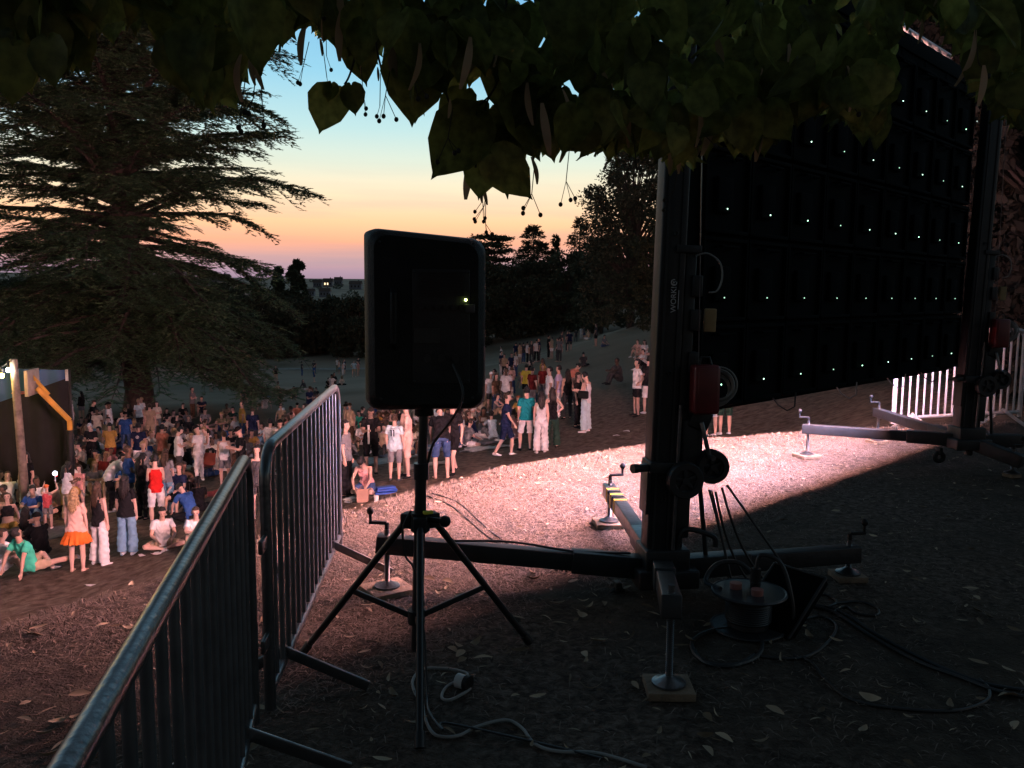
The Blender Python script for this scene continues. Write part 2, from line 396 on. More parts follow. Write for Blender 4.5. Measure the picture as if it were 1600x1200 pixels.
# ------------------------------------------------------------------ trees
def leafcloud(P, D, L, W, spikes=0):
    """P points, D directions (unit), L length, W width -> kinked leaf quads"""
    n = len(P); rnd = NR.normal(size=(n, 3)); sd = np.cross(D, rnd); sd /= np.linalg.norm(sd, axis=1)[:, None]+1e-9
    nn = np.cross(D, sd); m = P+D*(L*.5)[:, None]+nn*(L*.12)[:, None]
    V = np.stack([P, m+sd*(W*.5)[:, None], P+D*L[:, None], m-sd*(W*.5)[:, None]], 1).reshape(-1, 3)
    o = np.arange(n)*4; return V, np.stack([o, o+1, o+2, o+3], -1)
def unit(v): return v/(np.linalg.norm(v, axis=-1)[..., None]+1e-9)
cedar_m = island_mat('cedar_needles', (.05, .088, .045), (.13, .20, .095), .8)
def cedar(base, H_, label):
    o = thing('cedar_tree', label, 'tree', base)
    top = base+Vector((-1.0, 0, H_)); lean = (top-base)/H_
    def ax(h): return base+lean*h
    mb = MB(); hs = [-.5, .3, 1.5, 4, 8, 12, 16, 22, H_]; rs = [1.15, .95, .80, .76, .70, .64, .56, .40, .08]
    mb.tube([ax(h)+Vector((.12*sin(h), .1*cos(h), 0)) for h in hs], rs, 14); mb.build('trunk', barkm, o)
    lm = MB(); PV = []; PF = []; SP = []; SDr = []; SL = []
    NL = 265
    for i in range(NL):
        u = (i+.5)/NL; h = 3.3+(H_-4.2)*u**1.12+R.uniform(-.3, .3); a = i*2.39996+R.uniform(-.35, .35)
        prof = 11.3-R.uniform(-1, 1.4)-2.6*max(0, (h-14)/(H_-14))
        if h > H_-7: prof = 2.0+1.2*(H_-h)
        L = prof*R.choice([R.uniform(.45, .8), R.uniform(.75, 1.0)]); 
        rise = R.uniform(.02, .22)+(.14 if h > 11 else 0); droop = R.uniform(.12, .34) if h > 8 else R.uniform(.22, .44)
        dr = Vector((cos(a), sin(a), 0)); wob = R.uniform(-.12, .12); P = []
        K = 12
        for k in range(K+1):
            t = k/K; p = ax(h)+dr*(L*t)+Vector((-dr.y, dr.x, 0))*(wob*L*sin(t*2.3))+Vector((0, 0, L*(rise*t*2-droop*1.6*t*t)+.12*sin(t*9+i)))
            g_ = tz(p.x, p.y)+1.1; p.z = max(p.z, g_+R.uniform(0, .4)); P.append(p)
        lm.tube(P, [max(.02, (.055+.017*L)*(1-k/K)**.8) for k in range(K+1)], 6)
        nl = int(L/.42)
        for q in range(nl):
            t = .13+.87*(q+R.uniform(0, .9))/nl; t = min(t, .995); kk = t*K; k = min(int(kk), K-1); f = kk-k; p = P[k].lerp(P[k+1], f)
            for s_ in (-1, 1):
                fd = (P[k+1]-P[k]).normalized(); lat = Vector((-fd.y, fd.x, 0)).normalized()*s_
                ang = R.uniform(.55, 1.15); d = fd*cos(ang)+lat*sin(ang)
                ll = L*(.30-.17*abs(t-.45))*R.uniform(.5, 1.1)*(1 if t < .85 else .55)
                m = max(2, int(ll/.25)); dro = R.uniform(.05, .42); up0 = R.uniform(-.10, .20)
                pts = [p+d*(ll*j/m)+Vector((0, 0, ll*(up0*(j/m)-dro*(j/m)**2))) for j in range(m+1)]
                lm.tube([pts[0], pts[m//2], pts[-1]], [.028, .018, .008], 3, cap=False)
                for j in range(m+1):
                    for s2 in ((-1, 1) if j < m else (0,)):
                        a2 = R.uniform(.3, .95)*s2; dd = Vector((d.x*cos(a2)-d.y*sin(a2), d.x*sin(a2)+d.y*cos(a2), R.uniform(-.42, .20))).normalized()
                        SP.append(pts[j]); SDr.append(dd); SL.append(R.uniform(.28, .62)*(1 if j < m else 1.2))
    lm.build('limb', barkm, o)
    P = np.array([tuple(p) for p in SP]); D = np.array([tuple(d) for d in SDr]); L = np.array(SL); n = len(P)
    Vs = []; Fs = []; off = 0
    up = np.array([0, 0, 1.0]); sd = unit(np.cross(D, up)); nn = np.cross(sd, D)
    # core strip then spikes
    for (t0, side, ln, w, lift) in [(0, 0, 1, .10, 0)]+[(t, s_, .40-.14*t, .075, NR.uniform(.0, .45)) for t in (.1, .28, .46, .64, .82) for s_ in (-1, 1)]:
        j = NR.uniform(.6, 1.3, n)
        p = P+D*(L*t0)[:, None]-up*(L*.12*t0*t0)[:, None]
        d = unit(D*(.75 if side else 1)+sd*side*.9+nn*lift); l_ = L*ln*j if side else L
        w_ = w*NR.uniform(.7, 1.4, n); s3 = unit(np.cross(d, nn+NR.normal(size=(n, 3))*.4))
        V = np.stack([p-s3*(w_*.5)[:, None], p+s3*(w_*.5)[:, None], p+d*l_[:, None]-up*(l_*.10)[:, None]], 1).reshape(-1, 3)
        Vs.append(V); Fs.append(np.arange(n*3).reshape(-1, 3)+off); off += n*3
    me = np_mesh('crown', np.concatenate(Vs)-np.array(base), np.concatenate(Fs), cedar_m)
    c = bpy.data.objects.new('crown', me); C.objects.link(c); c.parent = o
    print('cedar sprays', n); return o
cb_ = hit(216, 620); cb_ = gy(216, 620, 50); cb_.z = tz(cb_.x, cb_.y)
cedar(cb_, 31.0, 'huge cedar with layered drooping limbs standing behind the crowd on the left')

leafm = island_mat('foliage_dark', (.04, .046, .028), (.10, .108, .065), .85)
bark_shade = mat('bark_shade', (.015, .012, .01), .95, 0, .4, 3, .5, 9)  # darkened bark copy for the bank trees, shade put into the colour
leafm_shade = island_mat('foliage_shade', (.003, .004, .0025), (.009, .010, .007), .9)  # near-black leaves: shade put into the albedo against the screen's light
leafm2 = island_mat('foliage_mid', (.03, .036, .018), (.075, .08, .04), .85)
def bgtree(name, label, px, py, top, half, kind, m=leafm, dens=1.0, dist=None, seed=1, leaf=None, group='trees along the far edge of the field'):
    rr = np.random.default_rng(seed); g = hit(px, py) if dist is None else gy(px, py, dist)
    g = Vector((g.x, g.y, tz(g.x, g.y))); y = g.y; Ht = gy(px, top, y).z-g.z; rad = half*y/FPX
    o = thing(name, label, 'tree' if 'bush' not in name else 'bush', g, group); s = y/FPX
    lf = leaf or max(.16, 6.0*s*.9)
    mb = MB(); tr = max(.12, Ht*.022)
    mb.tube([g-Vector((0, 0, .4)), g+Vector((0, 0, Ht*.35)), g+Vector((.1, 0, Ht*(.93 if kind == 'con' else .75)))], [tr, tr*.75, tr*.15], 8)
    br = mb; pts = []; dirs = []; G = np.array(g)
    if kind == 'con':
        nl = 30; 
        for i in range(nl):
            u = (i+.5)/nl; h = Ht*(.06+.92*u); rl = rad*((1-u)**.75)*rr.uniform(.7, 1.1)+rad*.04
            for k in range(rr.integers(6, 9)):
                a = rr.uniform(0, 2*pi); d = np.array([cos(a), sin(a), rr.uniform(-.25, .1)+(.45 if u > .85 else 0)]); c = G+np.array([0, 0, h])
                n = int((18+70*(1-u))*dens); t = rr.uniform(.05, 1, n)**.7; q = c+d*(rl*t)[:, None]+rr.normal(size=(n, 3))*np.array([.14, .14, .07])*rad*(.35+.5*(1-u))*(.3+.7*(1-t))[:, None]
                q[:, 2] += -.1*rl*t*t; pts.append(q); dirs.append(unit(d+rr.normal(size=(n, 3))*.55))
                br.tube([c, c+d*rl*.8], [tr*.2*(1-u)+.01, .01], 3, cap=False)
    elif kind == 'flat':
        for i in range(6):
            h = Ht*(.60+.075*i); rl = rad*(1.05-.09*abs(i-3.4)*2)
            for k in range(9):
                a = rr.uniform(0, 2*pi); e = rl*rr.uniform(.3, 1); c = G+np.array([cos(a)*e, sin(a)*e, h+rr.uniform(-.2, .2)])
                n = int(90*dens); q = c+rr.normal(size=(n, 3))*np.array([rl*.26, rl*.26, Ht*.010]); pts.append(q); dirs.append(unit(rr.normal(size=(n, 3))*np.array([1, 1, .35])))
                br.tube([g+Vector((0, 0, h*.93)), Vector(c)], [tr*.35, .03], 4, cap=False)
    else:
        nb = int(62*dens)+14
        for i in range(nb):
            v = unit(rr.normal(size=3)); rq = rr.uniform(.25, .92)**.6; low = .0
            zz = rr.uniform(-1, 1); ra = sqrt(max(.04, 1-max(0, zz)**2))*(.85+.15*min(1, zz+1)); hv = unit(rr.normal(size=2))*rr.uniform(.2, .95)**.55; c = G+np.array([hv[0]*rad*ra*.92, hv[1]*rad*ra*.92, Ht*(.5+zz*.45)])
            br.tube([g+Vector((0, 0, max(Ht*.15, (c[2]-g.z)*.55))), Vector(c)], [tr*.35, .02], 4, cap=False)
            n = int(190*rr.uniform(.5, 1.3)); w = rad*rr.uniform(.11, .26)
            dd = unit(rr.normal(size=(n, 3))); q = c+dd*(w*rr.uniform(.3, 1.05, n)**.5)[:, None]*np.array([1, 1, .75]); pts.append(q); dirs.append(unit(dd+rr.normal(size=(n, 3))*.8-np.array([0, 0, .3])))
    mb.build('trunk', barkm if m is not leafm_shade else bark_shade, o)
    P = np.concatenate(pts); D = np.concatenate(dirs); n = len(P); L = lf*rr.uniform(.6, 1.35, n)
    V, F = leafcloud(P, D, L, L*(.5 if kind != 'con' else .28))
    c = bpy.data.objects.new('crown', np_mesh('crown', V-G, F, m)); C.objects.link(c); c.parent = o; return o
T_ = 'tree'
bgtree('broadleaf_tree', 'tall dense broadleaf tree rising just left of the near lifting tower', 985, 512, 205, 88, 'full', leafm, 2.6, None, 11)
bgtree('conifer_tree', 'dark pointed conifer tree between the loudspeaker and the tall broadleaf tree', 832, 512, 352, 66, 'con', leafm, 1.6, None, 12)
bgtree('flat_cedar', 'far flat topped cedar showing just right of the loudspeaker top', 768, 515, 368, 34, 'flat', leafm, 1.1, 175, 13)
bgtree('conifer_tree', 'sparse spiky conifer tree touching the tall broadleaf tree', 903, 500, 338, 50, 'con', leafm, .7, None, 14)
bgtree('conifer_tree', 'small narrow conifer tree between the pointed one and the sparse one', 866, 504, 366, 22, 'con', leafm, .7, 150, 15)
bgtree('field_bush', 'rounded dark bush below the flat topped cedar', 762, 520, 412, 52, 'full', leafm, 1, 140, 16)
bgtree('field_bush', 'wide dark bush at the foot of the pointed conifer', 815, 516, 410, 66, 'full', leafm, 1, 138, 17)
bgtree('field_bush', 'dark bush at the foot of the sparse conifer', 885, 505, 392, 62, 'full', leafm, 1, 135, 18)
bgtree('field_bush', 'dark bush at the left foot of the tall broadleaf tree', 940, 500, 370, 55, 'full', leafm, 1, 120, 19)
bgtree('broadleaf_tree', 'dim broadleaf tree half hidden behind the near lifting tower', 1040, 512, 300, 60, 'full', leafm2, 1.3, 62, 20)
for i, (px, top, hf, lab) in enumerate(((415, 452, 44, 'dark hedge tree farthest left, seen through the right side of the cedar'), (470, 462, 40, 'dark hedge tree under the long right branch of the cedar'), (520, 466, 38, 'dark hedge tree just left of the loudspeaker'), (566, 462, 44, 'dark hedge tree right behind the left edge of the loudspeaker'),
        (350, 446, 50, 'dark hedge tree behind the middle of the cedar crown'), (280, 440, 55, 'dark hedge tree behind the cedar trunk, right side'), (200, 440, 60, 'dark hedge tree directly behind the cedar trunk'), (110, 442, 60, 'dark hedge tree behind the left half of the cedar'), (25, 440, 60, 'dark hedge tree behind the cedar at the left edge'), (640, 468, 60, 'dark hedge tree hidden mostly behind the loudspeaker'), (715, 470, 50, 'dark hedge tree at the right edge of the loudspeaker'))):
    bgtree('hedge_tree', lab, px, 562-(.09*(px-430) if px > 430 else 0), top, hf*1.2, 'full', leafm, 1.3, 128+5*(i % 3), 30+i, group='dark hedge trees beyond the path')
bgtree('broadleaf_tree', 'small round tree on the skyline above the cedar branches', 465, 470, 402, 17, 'full', leafm, .8, 260, 50)
bgtree('field_bush', 'tiny bush on the skyline left of the small round tree', 436, 470, 413, 9, 'full', leafm, .5, 262, 51)
# growth on the bank to the right
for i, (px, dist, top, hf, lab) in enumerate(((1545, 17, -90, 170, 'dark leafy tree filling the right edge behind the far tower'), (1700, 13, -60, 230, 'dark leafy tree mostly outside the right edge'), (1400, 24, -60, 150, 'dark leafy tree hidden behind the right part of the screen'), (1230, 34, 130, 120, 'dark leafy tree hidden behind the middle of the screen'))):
    bgtree('bank_tree', lab, px, 600, top, hf, 'full', leafm_shade, 2.6, dist, 60+i, leaf=.20, group='dark trees on the bank')
# houses on the far hill
hw = mat('house_wall', (.16, .16, .19), .85, 0, .12, .3); hr = mat('house_roof', (.10, .07, .06), .8, 0, .2, .4); lit = mat('lit_window', (1, .8, .5), .4, emit=((1, .72, .40), 2.0)); unl = mat('dark_glass', (.03, .035, .04), .2)
def house(px, py, w, h, d, label, litn):
    g = hit(px, py+2, 60); s = g.y/FPX; W, Hh = w*s, h*s
    o = thing('house', label, 'house', g, 'houses on the far hill'); mb = MB()
    mb.box((g.x, g.y, g.z+Hh*.31-1), (W, W*.7, Hh*.62+2)); mb.build('wall', hw, o, smooth=False)
    mb = MB(); a = W*.55; b = W*.4; z1 = g.z+Hh*.62; z2 = g.z+Hh
    mb.add([(g.x-a, g.y-b, z1), (g.x+a, g.y-b, z1), (g.x+a, g.y+b, z1), (g.x-a, g.y+b, z1), (g.x-a, g.y, z2), (g.x+a, g.y, z2)], [(0, 1, 5, 4), (2, 3, 4, 5), (0, 4, 3), (1, 2, 5), (0, 3, 2, 1)]); rf = mb.build('roof', hr, o, smooth=False)
    mb = MB(); mb.box((g.x+W*.25, g.y+.1, z2-.1), (W*.09, W*.09, Hh*.25)); mb.build('chimney', hw, rf)
    for k in range(3):
        mb = MB(); mb.box((g.x+(k-1)*W*.3, g.y-W*.35-.03, g.z+Hh*.34), (W*.13, .12, Hh*.24)); mb.build('window', lit if k < litn else unl, o)
for a in ((497, 447, 13, 12, 0, 'pale house on the far hill at the tip of the cedar branch', 0), (513, 446, 14, 13, 0, 'grey house with a bright lit window on the far hill', 2), (529, 444, 12, 13, 0, 'house with a bluish wall on the skyline right of the lit one', 0), (556, 450, 18, 13, 0, 'house beside the left edge of the loudspeaker on the far hill', 0),
          (508, 462, 16, 14, 0, 'white gabled house lower on the slope below the lit one', 0), (486, 460, 12, 11, 0, 'small house partly hidden by the cedar branch', 0), (345, 438, 26, 12, 0, 'blue roofed house glimpsed through the middle of the cedar', 0)): house(*a)

def far_woods():
    P = []; D = []; Ls = []
    for i in range(260):
        px = R.uniform(-60, 1100); py = R.uniform(430, 472); g = hit(px, py, 150)
        if g is None or g.y < 190 or g.y > 1400 or (480 < px < 560 and g.y < 700 and R.random() < .6): continue
        s = g.y/FPX; hh = s*R.uniform(5, 12); n = 120; v = unit(NR.normal(size=(n, 3)))
        q = np.array(g)+v*np.array([hh*.75, hh*.75, hh*.5])*NR.uniform(.5, 1, n)[:, None]+np.array([0, 0, hh*.45]); P.append(q); D.append(unit(v+NR.normal(size=(n, 3))*.6)); Ls.append(np.full(n, hh*.30)*NR.uniform(.5, 1.2, n))
    P = np.concatenate(P); D = np.concatenate(D); Ls = np.concatenate(Ls); V, F = leafcloud(P, D, Ls, Ls*.6)
    ob = bpy.data.objects.new('distant_woods', np_mesh('distant_woods', V, F, leafm)); C.objects.link(ob); tag(ob, 'dark scattered woods covering the far hill on the horizon', 'woods', kind='stuff')
far_woods()

# ------------------------------------------------------------------ overhanging linden
lin = island_mat('linden_leaf', (.085, .10, .028), (.23, .27, .07), .42, .62, .35, 70)
bract_m = island_mat('linden_bract', (.30, .22, .12), (.60, .42, .28), .6, .35)
twig_m = mat('twig', (.03, .025, .02), .8)
LV, LF = [], []; BV, BF = [], []
def add_leaf(p, down, face, L, W, bend=.2, fold=.25):
    """p stem point, down = leaf axis, face = leaf normal"""
    d = Vector(down).normalized(); f = Vector(face); f = (f-d*f.dot(d)).normalized(); s_ = d.cross(f); o = len(LV)
    prof = [(-.07, .12), (-.10, .34), (0, .74), (.12, .93), (.28, 1.0), (.45, .93), (.60, .76), (.73, .52), (.83, .28), (.91, .10), (1.0, .0)]
    for k, (t, w) in enumerate(prof):
        w2 = w*(1+.03*(-1)**k)
        for q in (-1, -.5, 0, .5, 1):
            tt = t
            if k == 0: tt = -.07 if abs(q) > .3 else .0
            if k == 1: tt = -.10+(.12 if q == 0 else 0)
            x = q*w2*W*.5; z = -bend*L*tt*tt+abs(q)*w2*W*.5*fold+.03*L*sin(q*5+tt*6)
            v = p+d*(tt*L)+s_*x+f*z; LV.append(tuple(v))
    for k in range(len(prof)-1):
        for q in range(4):
            a = o+k*5+q; LF.append((a, a+1, a+6, a+5))
def add_bract(p, L, yaw, W=None):
    W = W or L*.17; o = len(BV); d0 = Vector((R.uniform(-.25, .25), R.uniform(-.2, .2), -1)).normalized(); s_ = Vector((cos(yaw), sin(yaw), 0)); f = d0.cross(s_)
    for k in range(9):
        t = k/8; w = W*.5*sin(pi*min(.96, max(.05, t)))**.5; c = p+d0*(t*L)+f*(.12*L*sin(t*3))
        for q in (-1, 0, 1): BV.append(tuple(c+s_*w*q+f*(abs(q)*.25*w)))
    for k in range(8):
        for q in (0, 1): BF.append((o+k*3+q, o+k*3+q+1, o+k*3+q+4, o+k*3+q+3))
stalk = MB(); fruit = MB()
def add_fruit(p, n=3):
    j = p+Vector((R.uniform(-.01, .01), 0, -R.uniform(.03, .05))); stalk.tube([p, j], .0006, 4, cap=False)
    for k in range(n):
        e = j+Vector((R.uniform(-.016, .016), R.uniform(-.01, .01), -R.uniform(.012, .032))); stalk.tube([j, e], .0005, 4, cap=False); fruit.ell(e, .0030, .0030, .0034, 8, 6)
BND = [(-200, 150), (0, 120), (25, 120), (50, 85), (80, 112), (105, 100), (125, 75), (136, 35), (150, 2), (163, 50), (185, 62), (205, 22), (245, 10), (268, 120), (300, 135), (330, 160), (352, 140), (380, 112), (402, 60), (420, 45), (440, 66), (452, 12), (470, 22), (505, 50), (530, 62), (548, 90), (566, 122), (582, 72), (602, 60), (630, 105), (650, 175), (676, 150), (694, 125), (702, 62),
       (715, 90), (735, 118), (760, 95), (778, 120), (800, 120), (840, 235), (862, 232), (872, 205), (890, 228), (920, 225), (950, 230), (985, 232), (1010, 215), (1045, 255), (1078, 255), (1100, 215), (1120, 200), (1155, 235), (1172, 225), (1185, 195), (1205, 232), (1222, 190), (1245, 168), (1280, 165), (1310, 180), (1340, 182), (1365, 205), (1382, 205), (1396, 120), (1404, 22), (1440, 12), (1480, 20), (1500, 45), (1520, 90), (1540, 150), (1600, 190), (1800, 220)]
bx_, by_ = np.array(BND).T
def bnd(x): return float(np.interp(x, bx_, by_))
def rnd_leaf(px, py, dist, L, tilt=.45, W=None):
    p = gy(px, py, dist); a = R.uniform(0, 2*pi); dn = Vector((R.gauss(0, tilt), R.gauss(0, tilt), -1))
    fc = Vector((cos(a), sin(a), R.uniform(-.3, .5))); 
    if R.random() < .6: fc = Vector((R.uniform(-.8, .8), -1, R.uniform(-.2, .6)))
    add_leaf(p, dn, fc, L, W or L*R.uniform(.72, .95), R.uniform(-.1, .45), R.uniform(.05, .5))
cnt = 0
while cnt < 2700:
    px = R.uniform(-260, 1860); b = bnd(px); dist = R.choice([R.uniform(1.0, 1.6), R.uniform(1.3, 2.6), R.uniform(1.8, 3.4)]); L = R.uniform(.042, .080)
    if px < 380: dist = R.uniform(.8, 2.0)
    lp = L*FPX/dist; lo = -260; y1 = b+12-lp*R.uniform(.75, 1.0)
    if R.random() < .42: py = y1+R.uniform(-25, 4)
    else: py = R.uniform(lo, y1) if y1 > lo else lo
    if dist > 1.9 and R.random() < .35: continue
    if 130 < px < 560 and R.random() < .55: continue
    if abs(px-bx_[np.argmin(abs(bx_-px))]) >= 0 and min(bnd(px-lp*.28), bnd(px+lp*.28)) < py+lp*.5: py = min(py, min(bnd(px-lp*.28), bnd(px+lp*.28))-lp*.5)
    rnd_leaf(px, py, dist, L); cnt += 1
hero = [  # px, py of the stem end, length px, direction (x per unit down), distance
    (520, 138, 70, -.30, 1.30), (549, 133, 45, .12, 1.28), (518, 130, 30, -.2, 1.3), (700, 115, 45, .75, 1.3), (726, 142, 72, -.5, 1.25), (745, 178, 120, -.75, 1.2), (765, 170, 95, -.3, 1.28), (738, 168, 60, -.9, 1.3),
    (778, 200, 105, .15, 1.3), (768, 240, 90, .95, 1.15), (755, 250, 60, -.15, 1.25), (640, 85, 105, .05, 1.2), (655, 95, 90, -.05, 1.15), (742, 40, 88, -.1, 1.3), (728, 55, 70, -.2, 1.3), (795, 90, 95, .05, 1.25), (825, 130, 110, .1, 1.2), (800, 160, 95, .5, 1.3), (840, 150, 90, -.2, 1.35), (850, 165, 85, .2, 1.2),
    (275, 60, 85, .12, .85), (310, 70, 100, .10, .9), (345, 60, 95, -.1, .95), (365, 50, 70, .2, 1.0), (75, 60, 75, .1, .7), (20, 70, 90, -.1, .7), (560, 55, 72, .1, 1.3), (440, 20, 50, 0, 1.1),
    (1345, 160, 65, .1, 1.5), (1372, 175, 58, .05, 1.5), (1150, 190, 55, .0, 1.5), (1190, 190, 52, .15, 1.5), (1060, 200, 70, -.1, 1.4), (1000, 170, 75, .1, 1.4), (960, 180, 70, -.1, 1.4), (900, 170, 65, .0, 1.4)]
for (px, py, lp, dx, dist) in hero:
    p = gy(px, py, dist); L = lp*dist/FPX*1.02; add_leaf(p, (dx, R.uniform(-.15, .15), -1), (R.uniform(-.35, .35), -1, R.uniform(-.1, .3)), L, L*R.uniform(.78, .92), R.uniform(0, .2), R.uniform(.05, .25))
for (px, py, lp, n) in ((478, 35, 62, 2), (505, 20, 42, 1), (608, 55, 72, 3), (377, 85, 75, 2), (400, 78, 60, 1), (395, 75, 55, 2), (741, 240, 70, 3), (757, 270, 45, 2), (703, 155, 28, 3), (830, 245, 42, 3), (886, 205, 48, 3), (935, 100, 70, 1), (1118, 55, 60, 1), (1050, 228, 42, 0), (1058, 232, 38, 2), (985, 190, 40, 1), (1142, 110, 50, 0), (1075, 178, 55, 0), (1240, 80, 30, 1), (85, 20, 60, 0), (40, 55, 70, 0), (110, 20, 55, 0), (560, 95, 20, 2), (590, 105, 20, 1), (500, 60, 25, 1), (755, 290, 30, 3), (1095, 205, 40, 0), (1190, 200, 50, 0), (1362, 150, 30, 0), (1440, 30, 35, 0)):
    dist = R.uniform(1.1, 1.4) if px > 420 or px < 300 else .95; p = gy(px, py, dist); L = lp*dist/FPX; add_bract(p, L, R.uniform(-.6, .6), L*.2)
    if n: add_fruit(p+Vector((.004, 0, -L*.45)), n)
for k in range(130):
    px = R.uniform(-100, 1650); dist = R.uniform(1.0, 2.2); L = R.uniform(.05, .075); py = bnd(px)-R.uniform(.5, 1.0)*L*FPX/dist-R.uniform(0, 60)
    if py > -80: add_bract(gy(px, py, dist), L, R.uniform(-1, 1)); 
    if R.random() < .4: add_fruit(gy(px, py, dist), 2)
for k in range(1000):   # the rest of the crown above and behind
    x = R.uniform(-3.6, 4.6); y = R.uniform(-2.5, 4.2); z = R.uniform(2.6, 4.2)+max(0, y-2)*.35
    if y > .4 and (z-H)/max(y, .1) < .50: continue
    L = R.uniform(.07, .11); add_leaf(Vector((x, y, z)), (R.gauss(0, .5), R.gauss(0, .5), -1), (R.gauss(0, 1), R.gauss(0, 1), .4), L, L*.85, .2, .2)
ltb = Vector((3.3, -.9, 0)); ltb.z = tz(3.3, -.9)
lt = thing('linden_tree', 'leafy linden branches hanging across the top of the view with pale winged fruit', 'tree', ltb)
o = bpy.data.objects.new('foliage', np_mesh('foliage', np.array(LV)-np.array(ltb), LF, lin, True)); C.objects.link(o); o.parent = lt
o = bpy.data.objects.new('bracts', np_mesh('bracts', np.array(BV)-np.array(ltb), BF, bract_m, True)); C.objects.link(o); o.parent = lt; tag(o, kind='stuff')
tag(fruit.build('fruit', mat('nutlet', (.02, .018, .012), .7), lt), kind='stuff'); tag(stalk.build('fruit_stalk', twig_m, lt), kind='stuff')
mb = MB(); mb.tube([ltb-Vector((0, 0, .3)), ltb+Vector((0, 0, .2)), ltb+Vector((-.05, .05, 1.5)), ltb+Vector((-.15, .1, 2.8)), ltb+Vector((-.2, .2, 4.2))], [.30, .24, .20, .17, .12], 16); mb.build('trunk', barkm, lt)
fork = ltb+Vector((-.12, .1, 2.5))
for (tgt, r_) in (((-2.6, 1.4, 2.95), .05), ((-1.2, 1.6, 2.75), .045), ((.3, 1.9, 2.9), .05), ((1.6, 2.3, 3.1), .045), ((3.4, 2.6, 3.2), .05), ((-2.5, -.6, 3.2), .045), ((.5, -.5, 3.4), .05)):
    t_ = Vector(tgt); m1 = fork.lerp(t_, .5)+Vector((0, 0, .30)); mb = MB(); P = spline([fork, m1, t_], 8)
    mb.tube(P, [r_*1.6*(1-k/len(P))+.008 for k in range(len(P))], 8); bo = mb.build('branch', barkm, lt)
    mb = MB()
    for k in range(26):
        q = P[R.randint(4, len(P)-1)]; e = q+Vector((R.uniform(-.6, .6), R.uniform(-.3, .5), R.uniform(-.5, .1)))
        if e.y > .3 and (e.z-H)/e.y < .32: e.z = H+e.y*.34
        mb.tube(spline([q, q.lerp(e, .5)+Vector((0, 0, .06)), e], 3), .0035, 4, cap=False)
    mb.build('twig', twig_m, bo)
mb = MB()
for pth in ([(792, -20), (789, 40), (785, 90), (776, 130), (765, 150), (757, 172), (752, 200), (746, 228), (743, 262)], [(560, 60), (553, 95), (545, 120), (538, 132)], [(765, 150), (748, 165)], [(746, 200), (740, 215), (735, 240)], [(690, 100), (696, 140), (702, 160)], [(935, 40), (930, 120), (925, 180)], [(590, 40), (588, 70), (598, 115), (608, 135)]):
    mb.tube(spline([gy(x, y, 1.25) for x, y in pth], 4), .0016, 5)
mb.build('twig', twig_m, lt)
# ------------------------------------------------------------------ LED screen
S0 = Vector((1.522, 5.206, 0)); SD = Vector((.7048, .7095, 0)); SN = Vector((-.7095, .7048, 0))
SROT = Matrix((SD, SN, Vector((0, 0, 1)))).transposed()
def sp(t, n, z): return S0+SD*(.5*t)+SN*n+Vector((0, 0, z))
led_m = mat('green_indicator', (.05, .6, .2), .4, emit=((.45, 1, .65), 4))
LEDS = [led_m]+[mat('green_indicator_%d' % k, (.05, .6, .2), .4, emit=((.55, 1, .72), s_)) for k, s_ in enumerate((1.0, 2.2, 3.2))]
scr = thing('led_screen', 'back of a large black video wall hung between two lifting towers', 'screen', sp(3.1, 0, .79))
Z0 = .793
for r in range(5):
    for c in range(9):
        mb = MB(); t0 = -1.4+c; z0 = Z0+.501*r
        mb.box(sp(t0+.5, .02, z0+.25), (.494, .045, .496), SROT, .006)
        for a_ in (.03, .97): mb.box(sp(t0+a_, -.02, z0+.25), (.022, .04, .47), SROT, .004)
        for a_ in (.03, .94): mb.box(sp(t0+.5, -.02, z0+.5*a_+.0), (.47, .04, .022), SROT, .004)
        mb.box(sp(t0+.5, -.005, z0+.25), (.47, .02, .47), SROT); mb.box(sp(t0+.42, -.03, z0+.22), (.17, .03, .20), SROT, .01)
        mb.tube([sp(t0+.3, -.02, z0+.43), sp(t0+.32, -.06, z0+.43), sp(t0+.68, -.06, z0+.43), sp(t0+.7, -.02, z0+.43)], .009, 6)
        cab = mb.build('cabinet', matte, scr)
        lm = MB(); lm.ell(sp(t0+1.4-1, -.062, z0+.14), .0036, .004, .0045, 10, 6, SROT); 
        lm.build('indicator_light', LEDS[(r*5+c*3+r*c) % 4], cab)
def screen_glow_material():
    m = bpy.data.materials.new('screen_glow'); m.use_nodes = True; n, l = m.node_tree.nodes, m.node_tree.links
    b = n['Principled BSDF']; b.inputs['Base Color'].default_value = (.01, .01, .01, 1)
    g = n.new('ShaderNodeTexCoord'); s = n.new('ShaderNodeSeparateXYZ'); l.new(g.outputs['Generated'], s.inputs[0])
    r = n.new('ShaderNodeValToRGB'); c = r.color_ramp
    st = [(0, (.40, .78, 1.7)), (.12, (.42, .74, 1.45)), (.24, (.70, .34, .36)), (.65, (1, .42, .37)), (1, (1, .46, .40))]  # invented picture: blue foot and bright top shaped for the ground light
    while len(c.elements) < len(st): c.elements.new(.5)
    for e, (p, cc) in zip(c.elements, st): e.position = p; e.color = (*cc, 1)
    l.new(s.outputs['Z'], r.inputs[0]); l.new(r.outputs[0], b.inputs['Emission Color']); mr = n.new('ShaderNodeMapRange'); mr.inputs['To Min'].default_value = SCREEN_L*.34; mr.inputs['To Max'].default_value = SCREEN_L*2.35
    l.new(s.outputs['Z'], mr.inputs['Value']); l.new(mr.outputs[0], b.inputs['Emission Strength'])
    return m
SCREEN_L = 114.0
mb = MB(); a, b_, c, d = sp(-1.4, .047, Z0+.005), sp(7.6, .047, Z0+.005), sp(7.6, .047, Z0+2.5), sp(-1.4, .047, Z0+2.5)
mb.box(sp(3.1, .0465, Z0+1.2525), (4.49, .006, 2.49), SROT)
